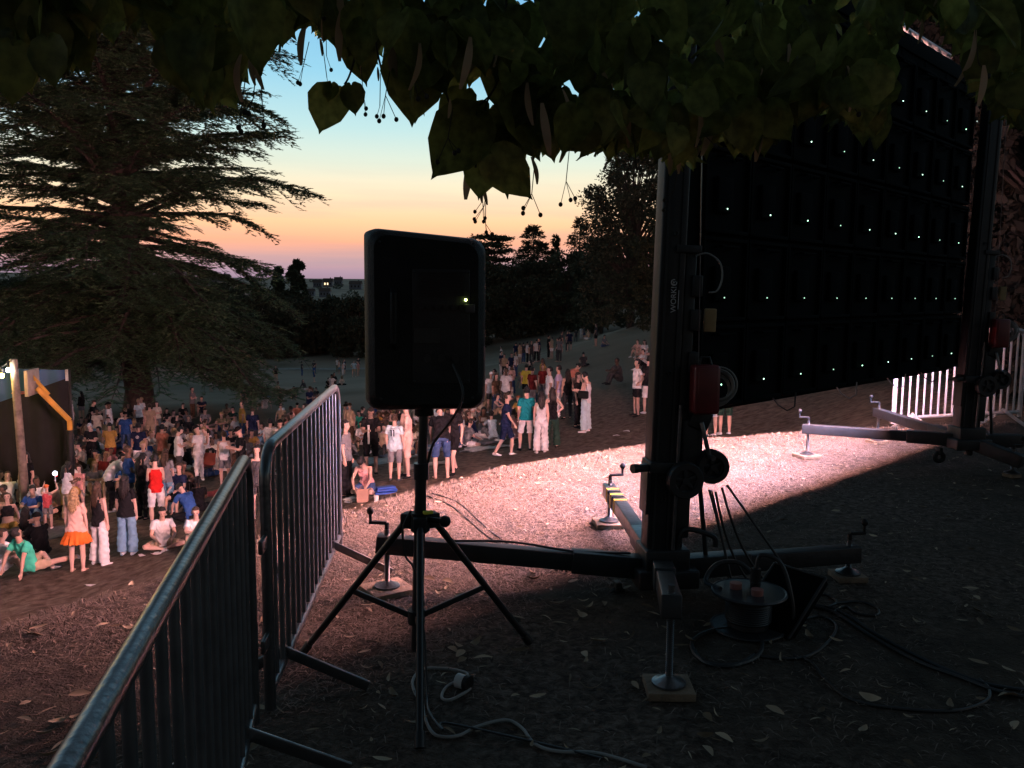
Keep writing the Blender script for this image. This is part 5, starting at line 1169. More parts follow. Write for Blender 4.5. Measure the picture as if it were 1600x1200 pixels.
def cloth_mesh(pose, fem, kind):
    key = (pose, fem, kind)
    if key in CC: return CC[key]
    B = body(pose, fem); nm, T, no, A, tt = B['names'], B['T'], B['no'], B['A'], B['tt']; n = len(T)
    co = B['co']; wr = np.sin(co[:, 2]*48+np.sin(co[:, 0]*34)*2.4+co[:, 1]*30)*.006+np.sin(co[:, 0]*60+co[:, 2]*12)*.003
    z = np.zeros(n); torso = nm == 'torso'; ua = nm == 'ua'; fa_ = nm == 'fa'; th = nm == 'th'; sh = nm == 'sh'; ft = nm == 'foot'
    rad = A/(np.linalg.norm(A, axis=1)[:, None]+1e-6)
    if kind in ('tee', 'tank', 'long', 'crop', 'loose'):
        lo = {'crop': .42, 'loose': -.12}.get(kind, -.02)
        m = torso & (tt > lo) & (tt < (.97 if kind not in ('tank', 'crop') else .90))
        if kind in ('tank', 'crop'): m &= ~((tt > .80) & (np.abs(co[:, 0]) > .105))
        if kind in ('tee', 'loose'): m |= ua & (T < .62) | (ua & (T < .1))
        if kind == 'long': m |= ua | (fa_ & (T < .93))
        if kind != 'crop': m |= th & (T < (.10 if pose not in SEAT else .02)) & (kind != 'tank')
        ol = np.where(torso | th, .012+.016*np.clip(1-tt*1.2, 0, 1)*(1 if kind != 'tank' else .5)+(.02*np.clip(.6-tt, 0, 1) if kind == 'loose' else 0), .010+.014*np.clip(T, 0, 1))
    elif kind in ('shorts', 'trousers', 'wide', 'long_shorts', 'hot'):
        te = {'shorts': .72, 'long_shorts': .95, 'hot': .35}.get(kind, 9)
        m = (torso & (tt < .16)) | (th & (T < te))
        if kind in ('trousers', 'wide'): m |= sh & (T < .96)
        if kind == 'long_shorts': m |= False
        tot = np.where(th, T, np.where(sh, 1+T, 0)); fl = {'shorts': .020, 'long_shorts': .022, 'hot': .006, 'trousers': .006, 'wide': .026}[kind]
        ol = .008+fl*np.clip(tot, 0, 1)+(.022*np.clip(tot-1, 0, 1) if kind == 'wide' else 0)
        if kind in ('wide', 'trousers'): m |= ft & (T < -.1)
    elif kind == 'dress':
        m = (torso & (tt < .90) & ~((tt > .80) & (np.abs(co[:, 0]) > .105))) | (th & (T < .6)); ol = .012+.02*np.clip(np.where(th, T, 0), 0, 1)
    elif kind in ('shoe0', 'shoe1'): m = (ft & (T > -.9)) | (sh & (T > .99)); m &= B['side'] == (1 if kind == 'shoe1' else -1); ol = z+.007
    elif kind in ('sock0', 'sock1'): m = (ft | (sh & (T > .70))) & (B['side'] == (1 if kind == 'sock1' else -1)); ol = z+.004
    elif kind in ('hair_short', 'hair_long', 'hair_bun', 'hair_tail', 'hair_cap'):
        J = B['J']; h = np.array(J['head']); fw = np.array(J['hfw']); up = np.array(J['hup']); r = co-h; f = r@fw; u = r@up
        m = (nm == 'head') & ((u > .055-.0*f) | (f < .012)) & (u > (-.055 if kind != 'hair_short' else -.035)-.25*np.clip(f, -1, 0)*0) & ~((f > .045) & (u < .062))
        if kind == 'hair_cap': m = (nm == 'head') & (u > .035+.1*f)
        ol = .012+.006*np.sin(co[:, 0]*90)*np.cos(co[:, 2]*70+co[:, 1]*60)+(.004 if kind != 'hair_short' else 0)
    else: raise KeyError(kind)
    offs = no*(ol+wr*(kind not in ('shoe0', 'shoe1', 'hair_short', 'hair_cap')))[:, None]
    if kind in ('wide', 'loose') : offs = offs+rad*np.where(sh | th, .010, 0)[:, None]*np.clip(np.where(sh, 1+T, T), 0, 2)[:, None]*(np.abs(no[:, 2]) < .9)[:, None]
    me = shell(B, m, offs, kind, hair_m if kind.startswith('hair') and kind != 'hair_cap' else cloth_m)
    J = B['J']; h = J['head']; fw = J['hfw']; up = J['hup']; sd = fw.cross(up).normalized(); mb = MB()
    if kind in ('hair_long', 'hair_tail'):
        if kind == 'hair_long':
            # strands falling behind the shoulders
            rr = random.Random(3)
            for k in range(26):
                a = -1.15+2.3*k/25; b0 = h+up*.02+sd*(sin(a)*.080)-fw*(cos(a)*.088-.0); ln = rr.uniform(.34, .44)*(1-.18*abs(a))
                back = Vector((0, -1, 0)); q = [b0]
                for j in range(1, 6):
                    t = j/5; base_ = J['neck'].lerp(J['chest'], min(1, max(0, (t*ln-.16)/.2)))
                    p = b0+Vector((0, 0, -ln*t))+Vector((sin(a)*.02*t+rr.uniform(-.01, .01), 0, 0)); yb = base_.y-(.118 if t > .45 else .075)+abs(p.x)*.25
                    if abs(a) < .9 and p.y > yb-.02: p.y = yb-.02
                    elif abs(a) >= .9: p.y = min(p.y, base_.y+.0)
                    q.append(p)
                mb.tube(q, [.016, .024, .026, .024, .018, .004], 6)
        else:
            q0 = h-fw*.09+up*.03; mb.ell(q0, .03, .03, .03, 8, 6); mb.tube([q0, q0-fw*.05-up*.04, q0-fw*.05+Vector((0, 0, -.14)), q0-fw*.02+Vector((0, 0, -.26))], [.018, .028, .024, .004], 8)
    if kind == 'hair_bun': mb.ell(h-fw*.085+up*.075, .042, .040, .040, 12, 8)
    if kind == 'hair_cap':
        mb.ell(h+up*.055-fw*.005, .083, .10, .075, 16, 8, Matrix((sd, fw, sd.cross(fw))).transposed()); mb.tube([h+up*.055+fw*.07, h+up*.05+fw*.15], [.07, .045], 12, ry=[.008, .006], side=sd)
    if mb.v and me:
        n0 = len(me.vertices); V = [tuple(v.co) for v in me.vertices]+mb.v; Fc = [tuple(p.vertices) for p in me.polygons]+[tuple(i+n0 for i in f) for f in mb.f]
        m2 = bpy.data.meshes.new(kind); m2.from_pydata(V, [], Fc); m2.materials.append(me.materials[0]); m2.polygons.foreach_set('use_smooth', np.ones(len(Fc), bool)); m2.update(); me = m2
    CC[key] = me; return me
def skirt_mesh(pose, fem, L=.36, flare=.12, ruf=14):
    key = (pose, fem, 'skirt', L)
    if key in CC: return CC[key]
    J = body(pose, fem)['J']; w = J['pel']+Vector((0, 0, .07)); vs = []; fs = []; n = 56; rows = 8
    for j in range(rows+1):
        t = j/rows
        for k in range(n):
            a = 2*pi*k/n; rf = 1+.10*t*sin(a*ruf)*(.4+t)+(.05 if j in (3, 6) else 0); rx_, ry_ = (.158+flare*t)*rf, (.118+flare*t)*rf; vs.append((w.x+rx_*cos(a), w.y+ry_*sin(a), w.z-L*t))
    for j in range(rows):
        for k in range(n): fs.append((j*n+k, j*n+(k+1) % n, (j+1)*n+(k+1) % n, (j+1)*n+k))
    m0 = len(vs); vs += [(x*.96, y*.96, z_+.004) for x, y, z_ in vs]; fs += [tuple(m0+i for i in f[::-1]) for f in fs]
    mb = MB(); mb.add(vs, fs); me = mb.mesh('skirt', cloth_m); CC[key] = me; return me
PEOPLE = []; NPERS = 0
COL = dict(white=(.72, .70, .70), black=(.012, .012, .014), grey=(.20, .20, .21), darkgrey=(.06, .06, .065), navy=(.012, .02, .06), blue=(.03, .09, .28), teal=(.01, .24, .27), green=(.06, .52, .34), red=(.62, .02, .018), orange=(.78, .17, .03), salmon=(.55, .22, .15), pink=(.65, .32, .30), coral=(.62, .10, .12),
           beige=(.46, .34, .23), yellow=(.62, .55, .08), mustard=(.50, .30, .08), paleblue=(.52, .66, .70), jeans=(.16, .30, .42), denim=(.05, .09, .20), brown=(.12, .07, .045), khaki=(.16, .15, .09), maroon=(.16, .02, .02), darkgreen=(.02, .05, .035), peach=(.75, .48, .40), cream=(.62, .56, .46), lilac=(.52, .48, .66))
HC = dict(dark=(.012, .009, .008), brown=(.05, .028, .016), blond=(.36, .24, .12), grey=(.3, .29, .28), ginger=(.22, .07, .02), white=(.75, .73, .72), black=(.01, .01, .012), mustard=(.5, .3, .08), orange=(.75, .18, .06))
SK = dict(l=(.62, .40, .32), m=(.48, .30, .23), d=(.16, .085, .055), k=(.07, .04, .03))
def child_obj(name, me, root, col):
    o = bpy.data.objects.new(name, me); C.objects.link(o); o.parent = root; o.color = (*col, 1); return o
TOPN = dict(tee='shirt', tank='tank_top', long='long_sleeved_shirt', crop='crop_top', loose='shirt', dress='dress'); BOTN = dict(shorts='shorts', long_shorts='shorts', hot='shorts', trousers='trousers', wide='trousers', skirt='skirt')
HAIRN = dict(hair_cap='cap')
def person(px, py, pose, yaw, Hh, top, bot, hair, skin='l', label='', fem=False, shoes='white', face=False, pos=None, group=None, detail=True, socks=None):
    global NPERS
    B = body(pose, fem); g = pos if pos is not None else hit(px, py)
    root = bpy.data.objects.new('person', B['me']); C.objects.link(root); NPERS += 1
    s = Hh/1.70; root.location = (g.x, g.y, g.z-.006); root.scale = (s, s, s); root.rotation_euler = (0, 0, radians(yaw)); root.color = (*SK[skin], 1)
    tag(root, label, 'person', group)
    def add(kind, nm, col):
        me = cloth_mesh(pose, fem, kind)
        if me: return child_obj(nm, me, root, col)
    if top: add(top[0], TOPN[top[0]], COL[top[1]])
    if bot:
        if bot[0] == 'skirt': child_obj('skirt', skirt_mesh(pose, fem), root, COL[bot[1]])
        else: add(bot[0], BOTN[bot[0]], COL[bot[1]])
    if hair: add('hair_'+hair[0], 'cap' if hair[0] == 'cap' else 'hair', HC[hair[1]])
    for q in '01':
        if socks: add('sock'+q, 'sock', COL[socks])
        if shoes and detail: add('shoe'+q, 'shoe', COL[shoes])
    if face:
        J = B['J']; h = J['head']; fw = J['hfw']; up = J['hup']; sd = fw.cross(up).normalized(); key = (pose, fem, 'eye')
        if key not in CC:
            em = mat('eye', (.03, .02, .015), .2); ee = []
            for q in (-1, 1): a = MB(); a.ell(h+sd*q*.030+up*.006+fw*.083, .012, .006, .006, 10, 6); ee.append(a.mesh('eye', em))
            b = MB(); b.ell(h-up*.052+fw*.094, .020, .005, .005, 10, 6); CC[key] = (*ee, b.mesh('mouth', mat('lips', (.30, .10, .09), .5)))
        [child_obj(nm_, me_, root, (0, 0, 0)) for nm_, me_ in zip(('eye', 'eye', 'mouth'), CC[key])]
    PEOPLE.append((px, py, root)); return root
def wp(root, v): return Vector(root.location)+root.rotation_euler.to_matrix() @ (Vector(v)*root.scale[0])
N_ = [  # px, py, pose, yaw, height, top, bottom, hair, skin, fem, shoes, face, label
 (122, 893, 'stand', 4, 1.66, ('loose', 'peach'), ('skirt', 'orange'), ('long', 'blond'), 'l', 1, None, 0, 'barefoot blonde woman in a pale top and ruffled orange skirt seen from behind'),
 (158, 883, 'stand_easy', -22, 1.68, ('tank', 'black'), ('wide', 'white'), ('long', 'brown'), 'l', 1, 'white', 0, 'person with long curly brown hair, black top and wide white trousers'),
 (200, 867, 'stand', 0, 1.68, ('tee', 'black'), ('wide', 'jeans'), ('long', 'dark'), 'l', 1, 'white', 0, 'person with long dark hair, black shirt and wide pale blue jeans from behind'),
 (246, 822, 'phone', 28, 1.68, ('tank', 'red'), ('long_shorts', 'white'), ('bun', 'dark'), 'l', 1, 'black', 0, 'person in a bright red strappy top and white knee length trousers'),
 (262, 800, 'stand', -10, 1.6, ('tee', 'grey'), ('wide', 'jeans'), ('long', 'brown'), 'l', 1, 'white', 0, 'person in blue jeans half hidden behind the one in the red top'),
 (254, 855, 'cross', -150, 1.60, ('tee', 'white'), ('shorts', 'beige'), ('short', 'dark'), 'l', 0, 'white', 1, 'boy in a white shirt sitting cross legged at the front edge of the crowd'),
 (48, 906, 'lean', -25, 1.74, ('tee', 'green'), ('shorts', 'beige'), ('short', 'dark'), 'm', 0, 'grey', 0, 'person in a mint green shirt sitting on the ground at lower left'),
 (-4, 905, 'knees', -60, 1.7, ('tee', 'white'), ('shorts', 'white'), ('short', 'brown'), 'l', 0, 'white', 0, 'person in white cut off by the left edge beside the mint green shirt'),
 (40, 858, 'knees', 10, 1.6, ('tank', 'black'), ('trousers', 'darkgrey'), ('long', 'dark'), 'l', 1, 'black', 0, 'dark haired person in black sitting just behind the mint green shirt'),
 (66, 874, 'knees', 60, 1.7, ('tee', 'black'), ('trousers', 'black'), ('cap', 'black'), 'm', 0, 'white', 0, 'person in black with a dark cap sitting left of the orange skirt'),
 (14, 838, 'lean', -150, 1.62, ('crop', 'black'), ('trousers', 'mustard'), ('tail', 'brown'), 'l', 1, 'white', 1, 'girl in a black crop top and mustard trousers sitting by the left edge'),
 (76, 826, 'raise', 5, 1.10, ('tank', 'coral'), ('shorts', 'grey'), ('cap', 'orange'), 'l', 0, 'white', 0, 'small child in coral top and orange hat holding up a glowing stick'),
 (12, 800, 'lean', 200, 1.72, ('tee', 'white'), ('trousers', 'grey'), ('short', 'brown'), 'l', 0, 'white', 0, 'person in white shirt reclining on the ground above the mustard trousers'),
 (54, 782, 'knees', 170, 1.75, ('tee', 'darkgrey'), ('shorts', 'black'), None, 'l', 0, 'black', 1, 'bald man in a dark grey shirt sitting behind the small child'),
 (98, 790, 'cross', 5, 1.68, ('tee', 'grey'), ('trousers', 'darkgrey'), ('bun', 'brown'), 'l', 1, 'black', 0, 'person with a brown bun and grey top sitting behind the orange skirt'),
 (127, 800, 'stand', 170, 1.28, ('tee', 'pink'), ('shorts', 'grey'), ('tail', 'brown'), 'l', 1, 'white', 1, 'girl in a pink shirt standing behind the orange skirt, facing the camera'),
 (172, 800, 'bend', -70, 1.80, ('tee', 'white'), ('trousers', 'black'), ('short', 'dark'), 'd', 0, 'white', 0, 'person in white shirt and black trousers bending forward above the white trousers'),
 (204, 806, 'folded', -60, 1.80, ('tee', 'blue'), ('trousers', 'darkgrey'), ('short', 'brown'), 'd', 0, 'black', 0, 'person in a royal blue shirt behind the black shirt and blue jeans'),
 (224, 812, 'phone', -30, 1.66, ('long', 'black'), ('trousers', 'black'), ('long', 'black'), 'm', 1, 'black', 0, 'person all in black holding a lit phone left of the red top'),
 (283, 800, 'chair', 170, 1.68, ('tee', 'navy'), ('shorts', 'black'), ('tail', 'brown'), 'l', 1, 'white', 1, 'woman in navy shirt and black shorts sitting left of the red chair'),
 (300, 818, 'kneel', 60, 1.6, ('tee', 'blue'), ('trousers', 'black'), ('short', 'dark'), 'l', 0, 'black', 0, 'person in a deep blue shirt kneeling below the red chair'),
 (312, 800, 'cross', 30, 1.6, ('tee', 'black'), ('trousers', 'black'), ('tail', 'black'), 'd', 1, 'black', 0, 'person in black with a black ponytail sitting below the red chair'),
 (308, 860, 'knees', 200, 1.5, ('tee', 'white'), ('shorts', 'darkgrey'), ('short', 'brown'), 'l', 0, 'black', 1, 'boy in a white top sitting right of the cross legged boy by the rail'),
 (17, 768, 'folded', 178, 1.78, ('tee', 'yellow'), ('trousers', 'darkgrey'), ('short', 'brown'), 'm', 0, 'black', 1, 'man in a yellow shirt standing with folded arms at the wooden post'),
 (107, 734, 'stand', 0, 1.76, ('tee', 'pink'), ('shorts', 'beige'), ('short', 'dark'), 'l', 0, 'white', 0, 'person in a pale pink shirt seen from behind at the foot of the hoop'),
 (145, 738, 'phone', 175, 1.76, ('tee', 'black'), ('trousers', 'black'), ('short', 'white'), 'l', 0, 'black', 1, 'white haired man in black looking down at his hands in the crowd'),
 (219, 742, 'stand', 8, 1.80, ('tee', 'navy'), ('shorts', 'white'), ('short', 'dark'), 'm', 0, 'white', 0, 'person in a navy shirt with a ring shaped emblem on the back'),
 (174, 735, 'phone', 20, 1.72, ('tee', 'mustard'), ('shorts', 'maroon'), ('short', 'dark'), 'm', 0, 'white', 0, 'person in a mustard shirt seen from behind in the left crowd'),
 (281, 752, 'phone', -70, 1.78, ('loose', 'white'), ('shorts', 'darkgrey'), ('short', 'dark'), 'l', 0, 'white', 0, 'person in a loose white shirt facing right, above the red chair'),
 (312, 752, 'phone', 75, 1.80, ('loose', 'white'), ('trousers', 'white'), ('cap', 'black'), 'l', 0, 'white', 0, 'person in white with a dark cap facing left, above the red chair'),
 (256, 742, 'stand', -15, 1.76, ('tee', 'salmon'), ('shorts', 'brown'), ('short', 'black'), 'm', 0, 'white', 0, 'person in a salmon shirt from behind, left of the two in loose white shirts'),
 (236, 694, 'stand_easy', 5, 1.78, ('tee', 'beige'), ('shorts', 'beige'), ('short', 'brown'), 'l', 0, 'white', 0, 'person in a beige shirt standing near the cedar trunk, from behind'),
 (214, 700, 'cross', 180, 1.75, ('tee', 'orange'), ('shorts', 'darkgrey'), ('short', 'dark'), 'm', 0, 'white', 0, 'person in an orange shirt sitting left of the beige shirt near the cedar'),
 (352, 760, 'stand', 8, 1.66, ('tank', 'white'), ('shorts', 'grey'), ('bun', 'brown'), 'l', 1, 'white', 0, 'person in white tank top and pale grey shorts right of the red chair'),
 (378, 764, 'phone', 120, 1.80, ('tee', 'black'), ('trousers', 'black'), ('cap', 'dark'), 'l', 0, 'white', 0, 'man in black with a dark cap right of the white tank top'),
 (404, 815, 'stand', 180, 1.62, ('dress', 'darkgrey'), None, ('long', 'dark'), 'l', 1, 'black', 1, 'person in a dark grey dress with white socks between the two barriers'),
 (396, 705, 'stand', 5, 1.76, ('tee', 'navy'), ('shorts', 'darkgrey'), ('short', 'brown'), 'l', 0, 'white', 0, 'person in navy shirt from behind, just left of the barrier corner'),
 (424, 735, 'stand', -10, 1.74, ('tee', 'white'), ('shorts', 'navy'), ('short', 'black'), 'l', 0, 'white', 0, 'dark haired person in a white shirt behind the middle barrier corner'),
 (439, 740, 'stand', 170, 1.74, ('tee', 'cream'), ('shorts', 'grey'), ('cap', 'black'), 'm', 0, 'white', 0, 'person in cream with a black cap behind the middle barrier corner'),
 (486, 652, 'knees', 165, 1.66, ('crop', 'orange'), ('shorts', 'denim'), ('tail', 'dark'), 'l', 1, 'white', 0, 'person in an orange top sitting above the middle barrier rail'),
 (198, 710, 'stand', 20, 1.74, ('tee', 'blue'), ('trousers', 'denim'), ('cap', 'dark'), 'm', 0, 'white', 0, 'person in a blue shirt with a dark cap left of the orange shirt'),
 (790, 712, 'walk', -95, 1.76, ('loose', 'navy'), ('long_shorts', 'navy'), ('short', 'brown'), 'l', 0, 'white', 0, 'boy in navy shirt and navy shorts with white shoes stepping to the right'),
 (822, 704, 'stand_easy', 12, 1.78, ('tee', 'teal'), ('long_shorts', 'white'), ('short', 'black'), 'l', 0, 'black', 0, 'person in teal shirt and white shorts standing right of the navy boy'),
 (845, 708, 'stand', 4, 1.66, ('tank', 'white'), ('wide', 'white'), ('long', 'dark'), 'l', 1, 'white', 0, 'long haired person all in white standing right of the teal shirt'),
 (862, 700, 'hips', 15, 1.66, ('tank', 'black'), ('wide', 'darkgreen'), ('long', 'dark'), 'l', 1, 'black', 0, 'long haired person in black with hands on hips beside the one in white'),
 (858, 655, 'stand', 100, 1.82, ('loose', 'white'), ('trousers', 'white'), ('short', 'dark'), 'm', 0, 'white', 0, 'left one of two men in white behind the long haired pair'),
 (872, 652, 'stand', 80, 1.82, ('loose', 'lilac'), ('trousers', 'white'), ('short', 'dark'), 'm', 0, 'white', 0, 'right one of two men in white, his shirt faintly lilac'),
 (915, 675, 'phone', 60, 1.82, ('tank', 'white'), ('wide', 'paleblue'), ('short', 'dark'), 'l', 0, 'white', 0, 'person in white vest and pale blue trousers with a black shoulder bag'),
 (902, 668, 'stand', -120, 1.70, ('tee', 'black'), ('trousers', 'black'), ('long', 'brown'), 'l', 1, 'black', 0, 'person in black just behind the white vest and pale blue trousers'),
 (887, 632, 'bend', -60, 1.74, ('tee', 'salmon'), ('shorts', 'darkgrey'), ('short', 'dark'), 'm', 0, 'white', 0, 'person in salmon leaning forward behind the white vest'),
 (886, 655, 'stand', 20, 1.7, ('tank', 'black'), ('trousers', 'darkgrey'), ('long', 'dark'), 'l', 1, 'black', 0, 'person in dark clothes holding a pale bag left of the white vest'),
 (994, 650, 'hips', 100, 1.80, ('tee', 'white'), ('shorts', 'black'), ('short', 'dark'), 'm', 0, 'black', 0, 'man in white shirt and black shorts left of the near lifting tower'),
 (1012, 646, 'stand', 20, 1.80, ('tee', 'black'), ('long_shorts', 'white'), ('short', 'dark'), 'l', 0, 'white', 0, 'person in black shirt and white shorts touching the near tower edge'),
 (767, 645, 'stand', 5, 1.80, ('tee', 'white'), ('shorts', 'darkgrey'), ('cap', 'white'), 'l', 0, 'white', 0, 'person in white shirt and white cap right of the loudspeaker'),
 (752, 650, 'knees', 80, 1.68, ('tee', 'cream'), ('skirt', 'grey'), ('tail', 'brown'), 'l', 1, 'white', 0, 'person in cream with grey skirt sitting at the loudspeaker corner'),
 (822, 628, 'stand', 0, 1.72, ('tee', 'yellow'), ('shorts', 'black'), ('short', 'dark'), 'l', 0, 'white', 0, 'person in a yellow shirt from behind above the teal shirt'),
 (812, 655, 'cross', 150, 1.66, ('tee', 'mustard'), ('trousers', 'khaki'), ('bun', 'ginger'), 'l', 1, 'white', 0, 'ginger haired person in mustard sitting above the navy boy'),
 (968, 600, 'knees', 105, 1.80, ('tee', 'darkgrey'), ('trousers', 'darkgrey'), ('short', 'black'), 'k', 0, 'black', 0, 'dark figure sitting alone on the grassy bank left of the tower'),
 (998, 558, 'knees', 130, 1.75, ('tee', 'peach'), ('shorts', 'cream'), ('short', 'brown'), 'l', 0, 'white', 0, 'left one of the pale dressed pair sitting high on the bank'),
 (1008, 556, 'cross', 150, 1.72, ('tee', 'white'), ('shorts', 'pink'), ('long', 'brown'), 'l', 1, 'white', 0, 'right one of the pale dressed pair sitting high on the bank'),
 (1008, 578, 'knees', 110, 1.72, ('tee', 'white'), ('trousers', 'black'), ('short', 'black'), 'l', 0, 'white', 0, 'person in white sitting below the pair high on the bank'),
 (580, 742, 'phone', 195, 1.80, ('loose', 'black'), ('long_shorts', 'black'), ('long', 'dark'), 'm', 0, 'black', 1, 'long haired man in black holding a white tube left of the numbered shirt'),
 (617, 751, 'stand', -12, 1.52, ('loose', 'paleblue'), ('long_shorts', 'grey'), ('short', 'brown'), 'l', 0, 'darkgrey', 0, 'boy in a pale blue football shirt with number 11 and grey shorts'),
 (635, 746, 'folded', 110, 1.78, ('loose', 'peach'), ('long_shorts', 'peach'), ('short', 'brown'), 'l', 0, 'black', 0, 'person in matching peach shirt and shorts beside the numbered shirt'),
 (574, 775, 'kneel', 172, 1.68, ('tank', 'pink'), ('shorts', 'denim'), ('bun', 'dark'), 'm', 1, None, 1, 'woman in a pink and blue top crouching over a paper bag'),
 (541, 776, 'stand', -100, 1.66, ('tee', 'grey'), ('wide', 'black'), ('tail', 'dark'), 'l', 1, 'black', 0, 'person in grey top and wide black trousers at the middle barrier end'),
 (690, 748, 'bend', 10, 1.80, ('tee', 'black'), ('long_shorts', 'denim'), ('short', 'dark'), 'l', 0, None, 0, 'man in black shirt and denim shorts stooping right of the speaker pole'),
 (708, 740, 'walk', 150, 1.74, ('tee', 'black'), ('shorts', 'black'), ('cap', 'black'), 'l', 0, 'black', 0, 'person in black shirt, shorts and cap walking right of the speaker pole'),
 (716, 700, 'stand', 60, 1.70, ('tank', 'black'), ('wide', 'denim'), ('long', 'dark'), 'l', 1, 'white', 0, 'person in black top and dark jeans just below the loudspeaker corner'),
 (729, 698, 'cross', -60, 1.62, ('tee', 'grey'), ('shorts', 'white'), ('short', 'brown'), 'l', 0, 'white', 0, 'person in grey shirt sitting on the pale blanket right of the pole'),
 (770, 690, 'knees', 30, 1.68, ('tee', 'paleblue'), ('trousers', 'grey'), ('bun', 'dark'), 'l', 1, 'white', 0, 'person in pale blue sitting left of the navy boy'),
 (806, 690, 'knees', 60, 1.70, ('tee', 'pink'), ('shorts', 'white'), ('tail', 'brown'), 'l', 1, 'white', 0, 'person in pink sitting between the navy boy and the teal shirt'),
 (564, 672, 'cross', 150, 1.7, ('long', 'green'), ('trousers', 'grey'), ('short', 'dark'), 'm', 1, 'white', 0, 'person in a mint top sitting below the left corner of the loudspeaker'),
 (1132, 679, 'stand', 5, 1.72, ('tee', 'darkgreen'), ('long_shorts', 'darkgreen'), ('short', 'dark'), 'l', 0, 'white', 0, 'right one of two whose legs show below the screen, dark green shorts'),
 (1112, 682, 'stand_easy', 30, 1.78, ('tee', 'grey'), ('long_shorts', 'white'), ('short', 'dark'), 'l', 0, 'white', 0, 'left one of two whose legs show below the screen, white shorts'),
]
named = {}
for (px, py, pose, yw, Hh, top, bot, hair, skn, fem, shoes, face, lab) in N_:
    named[lab[:24]] = person(px, py, pose, yw, Hh, top, bot, hair, skn, lab, bool(fem), shoes, bool(face), socks='white' if 'socks' in lab else None)
def who(s): return [v for k, v in named.items() if s in [l[-1] for l in N_ if l[-1][:24] == k][0]][0]
# jersey number, emblem, held and carried things
r = who('number 11'); B = body('stand', False); c = Vector((0, -.1, 0))+B['J']['chest']-Vector((0, 0, .02)); mb = MB()
for q in (-1, 1): mb.box((q*.035-.0, B['J']['chest'].y-.146, B['J']['chest'].z-.03), (.022, .012, .17), None, .003); mb.box((q*.035-.018, B['J']['chest'].y-.144, B['J']['chest'].z+.045), (.02, .012, .022), Matrix.Rotation(.6, 3, 'Y'))
child_obj('shirt_number', mb.mesh('shirt_number', mat('navy_print', (.02, .02, .05), .7)), r, (0, 0, 0))
mb = MB()
for k in range(4): mb.box((-.045+.03*k, B['J']['chest'].y-.138, B['J']['chest'].z+.085), (.018, .012, .014))
child_obj('name_print', mb.mesh('name_print', MATS['navy_print']), r, (0, 0, 0))
r = who('ring shaped emblem'); mb = MB(); mb.ring((0, B['J']['chest'].y-.14, B['J']['chest'].z-.02), .045, .008, (0, 1, 0), 24, 6); mb.ell((0, B['J']['chest'].y-.142, B['J']['chest'].z-.02), .018, .008, .03)
child_obj('emblem', mb.mesh('emblem', paper), r, (0, 0, 0))
r = who('crouching over'); J = body('kneel', True)['J']
def hand_of(r, pose, fem, s): J = body(pose, fem)['J']; return wp(r, J['wri', s]+J['hdir', s]*.07)
def item(p, name, label, cat, mb, m): return solo(mb, name, m, label, cat, p)
r = who('small child'); p = hand_of(r, 'raise', False, 1); mb = MB(); mb.cyl(p-Vector((0, 0, .05)), p+Vector((0, 0, .16)), .013, 10); ls = thing('glow_stick', 'glowing white toy stick held up by the small child', 'toy', p); mb.build('handle', white, ls)
mb = MB(); mb.ell(p+Vector((0, 0, .21)), .055, .055, .055); mb.build('glowing_ball', mat('glow_ball', (1, 1, 1), .3, emit=((.75, .82, 1), 14)), ls)
mb = MB(); mb.ell(p+Vector((.055, -.03, .17)), .02, .02, .02); mb.build('red_light', mat('glow_red', (1, .1, .1), .3, emit=((1, .08, .08), 10)), ls)
for (s_, pose, fem, lab) in (('all in black holding', 'phone', True, 'lit phone held by the person all in black left of the red top'), ('white haired man', 'phone', False, 'small lit phone held by the white haired man')):
    r = who(s_); p = hand_of(r, pose, fem, -1); ph = thing('phone', lab, 'phone', p); mb = MB(); RT_ = Matrix.Rotation(r.rotation_euler.z, 3, 'Z') @ Matrix.Rotation(-.6, 3, 'X'); mb.box(p+Vector((0, 0, .03)), (.075, .010, .15), RT_, .004); mb.build('body', blackp, ph)
    mb = MB(); mb.box(p+Vector((0, 0, .03))+RT_ @ Vector((0, -.007, 0)), (.066, .002, .135), RT_); mb.build('display', mat('lit_display', (1, 1, 1), .3, emit=((1, .9, .8), 5)), ph)
r = who('holding a white tube'); p = hand_of(r, 'phone', False, 1); mb = MB(); mb.cyl(p-Vector((0, 0, .35)), p+Vector((.0, 0, .15)), .028, 12); item(p, 'cardboard_tube', 'long white tube held by the long haired man in black', 'tube', mb, white)
def bag(r, off, size, m, lab, strap=None):
    p = wp(r, off); o = thing('bag', lab, 'bag', p); mb = MB(); RZ = Matrix.Rotation(r.rotation_euler.z, 3, 'Z'); mb.box(p, size, RZ, min(size)*.35); mb.build('body', m, o)
    mb = MB(); a = wp(r, strap or (off[0]*.5, off[1], 1.42)); d = RZ @ Vector((.0, size[1]*.4, 0)); mb.tube([p+d+Vector((0, 0, size[2]*.45)), a+d*.5, a-d*.5, p-d+Vector((0, 0, size[2]*.45))], .008, 6); mb.build('strap', m, o)
bag(who('white vest and pale'), (-.25, -.02, 1.12), (.12, .34, .24), blackp, 'black shoulder bag hanging on the person in the white vest', (-.17, 0, 1.40))
bag(who('holding a pale bag'), (.27, .02, .80), (.10, .28, .34), mat('pale_canvas', (.42, .44, .45), .9, 0, .1), 'pale cloth bag hanging beside the person left of the white vest', (.19, 0, 1.36))
bag(who('long curly brown hair'), (-.28, .02, .66), (.09, .22, .28), mat('brown_leather', (.16, .09, .05), .5, 0, .2), 'brown bag hanging between the orange skirt and the white trousers', (-.2, 0, .92))
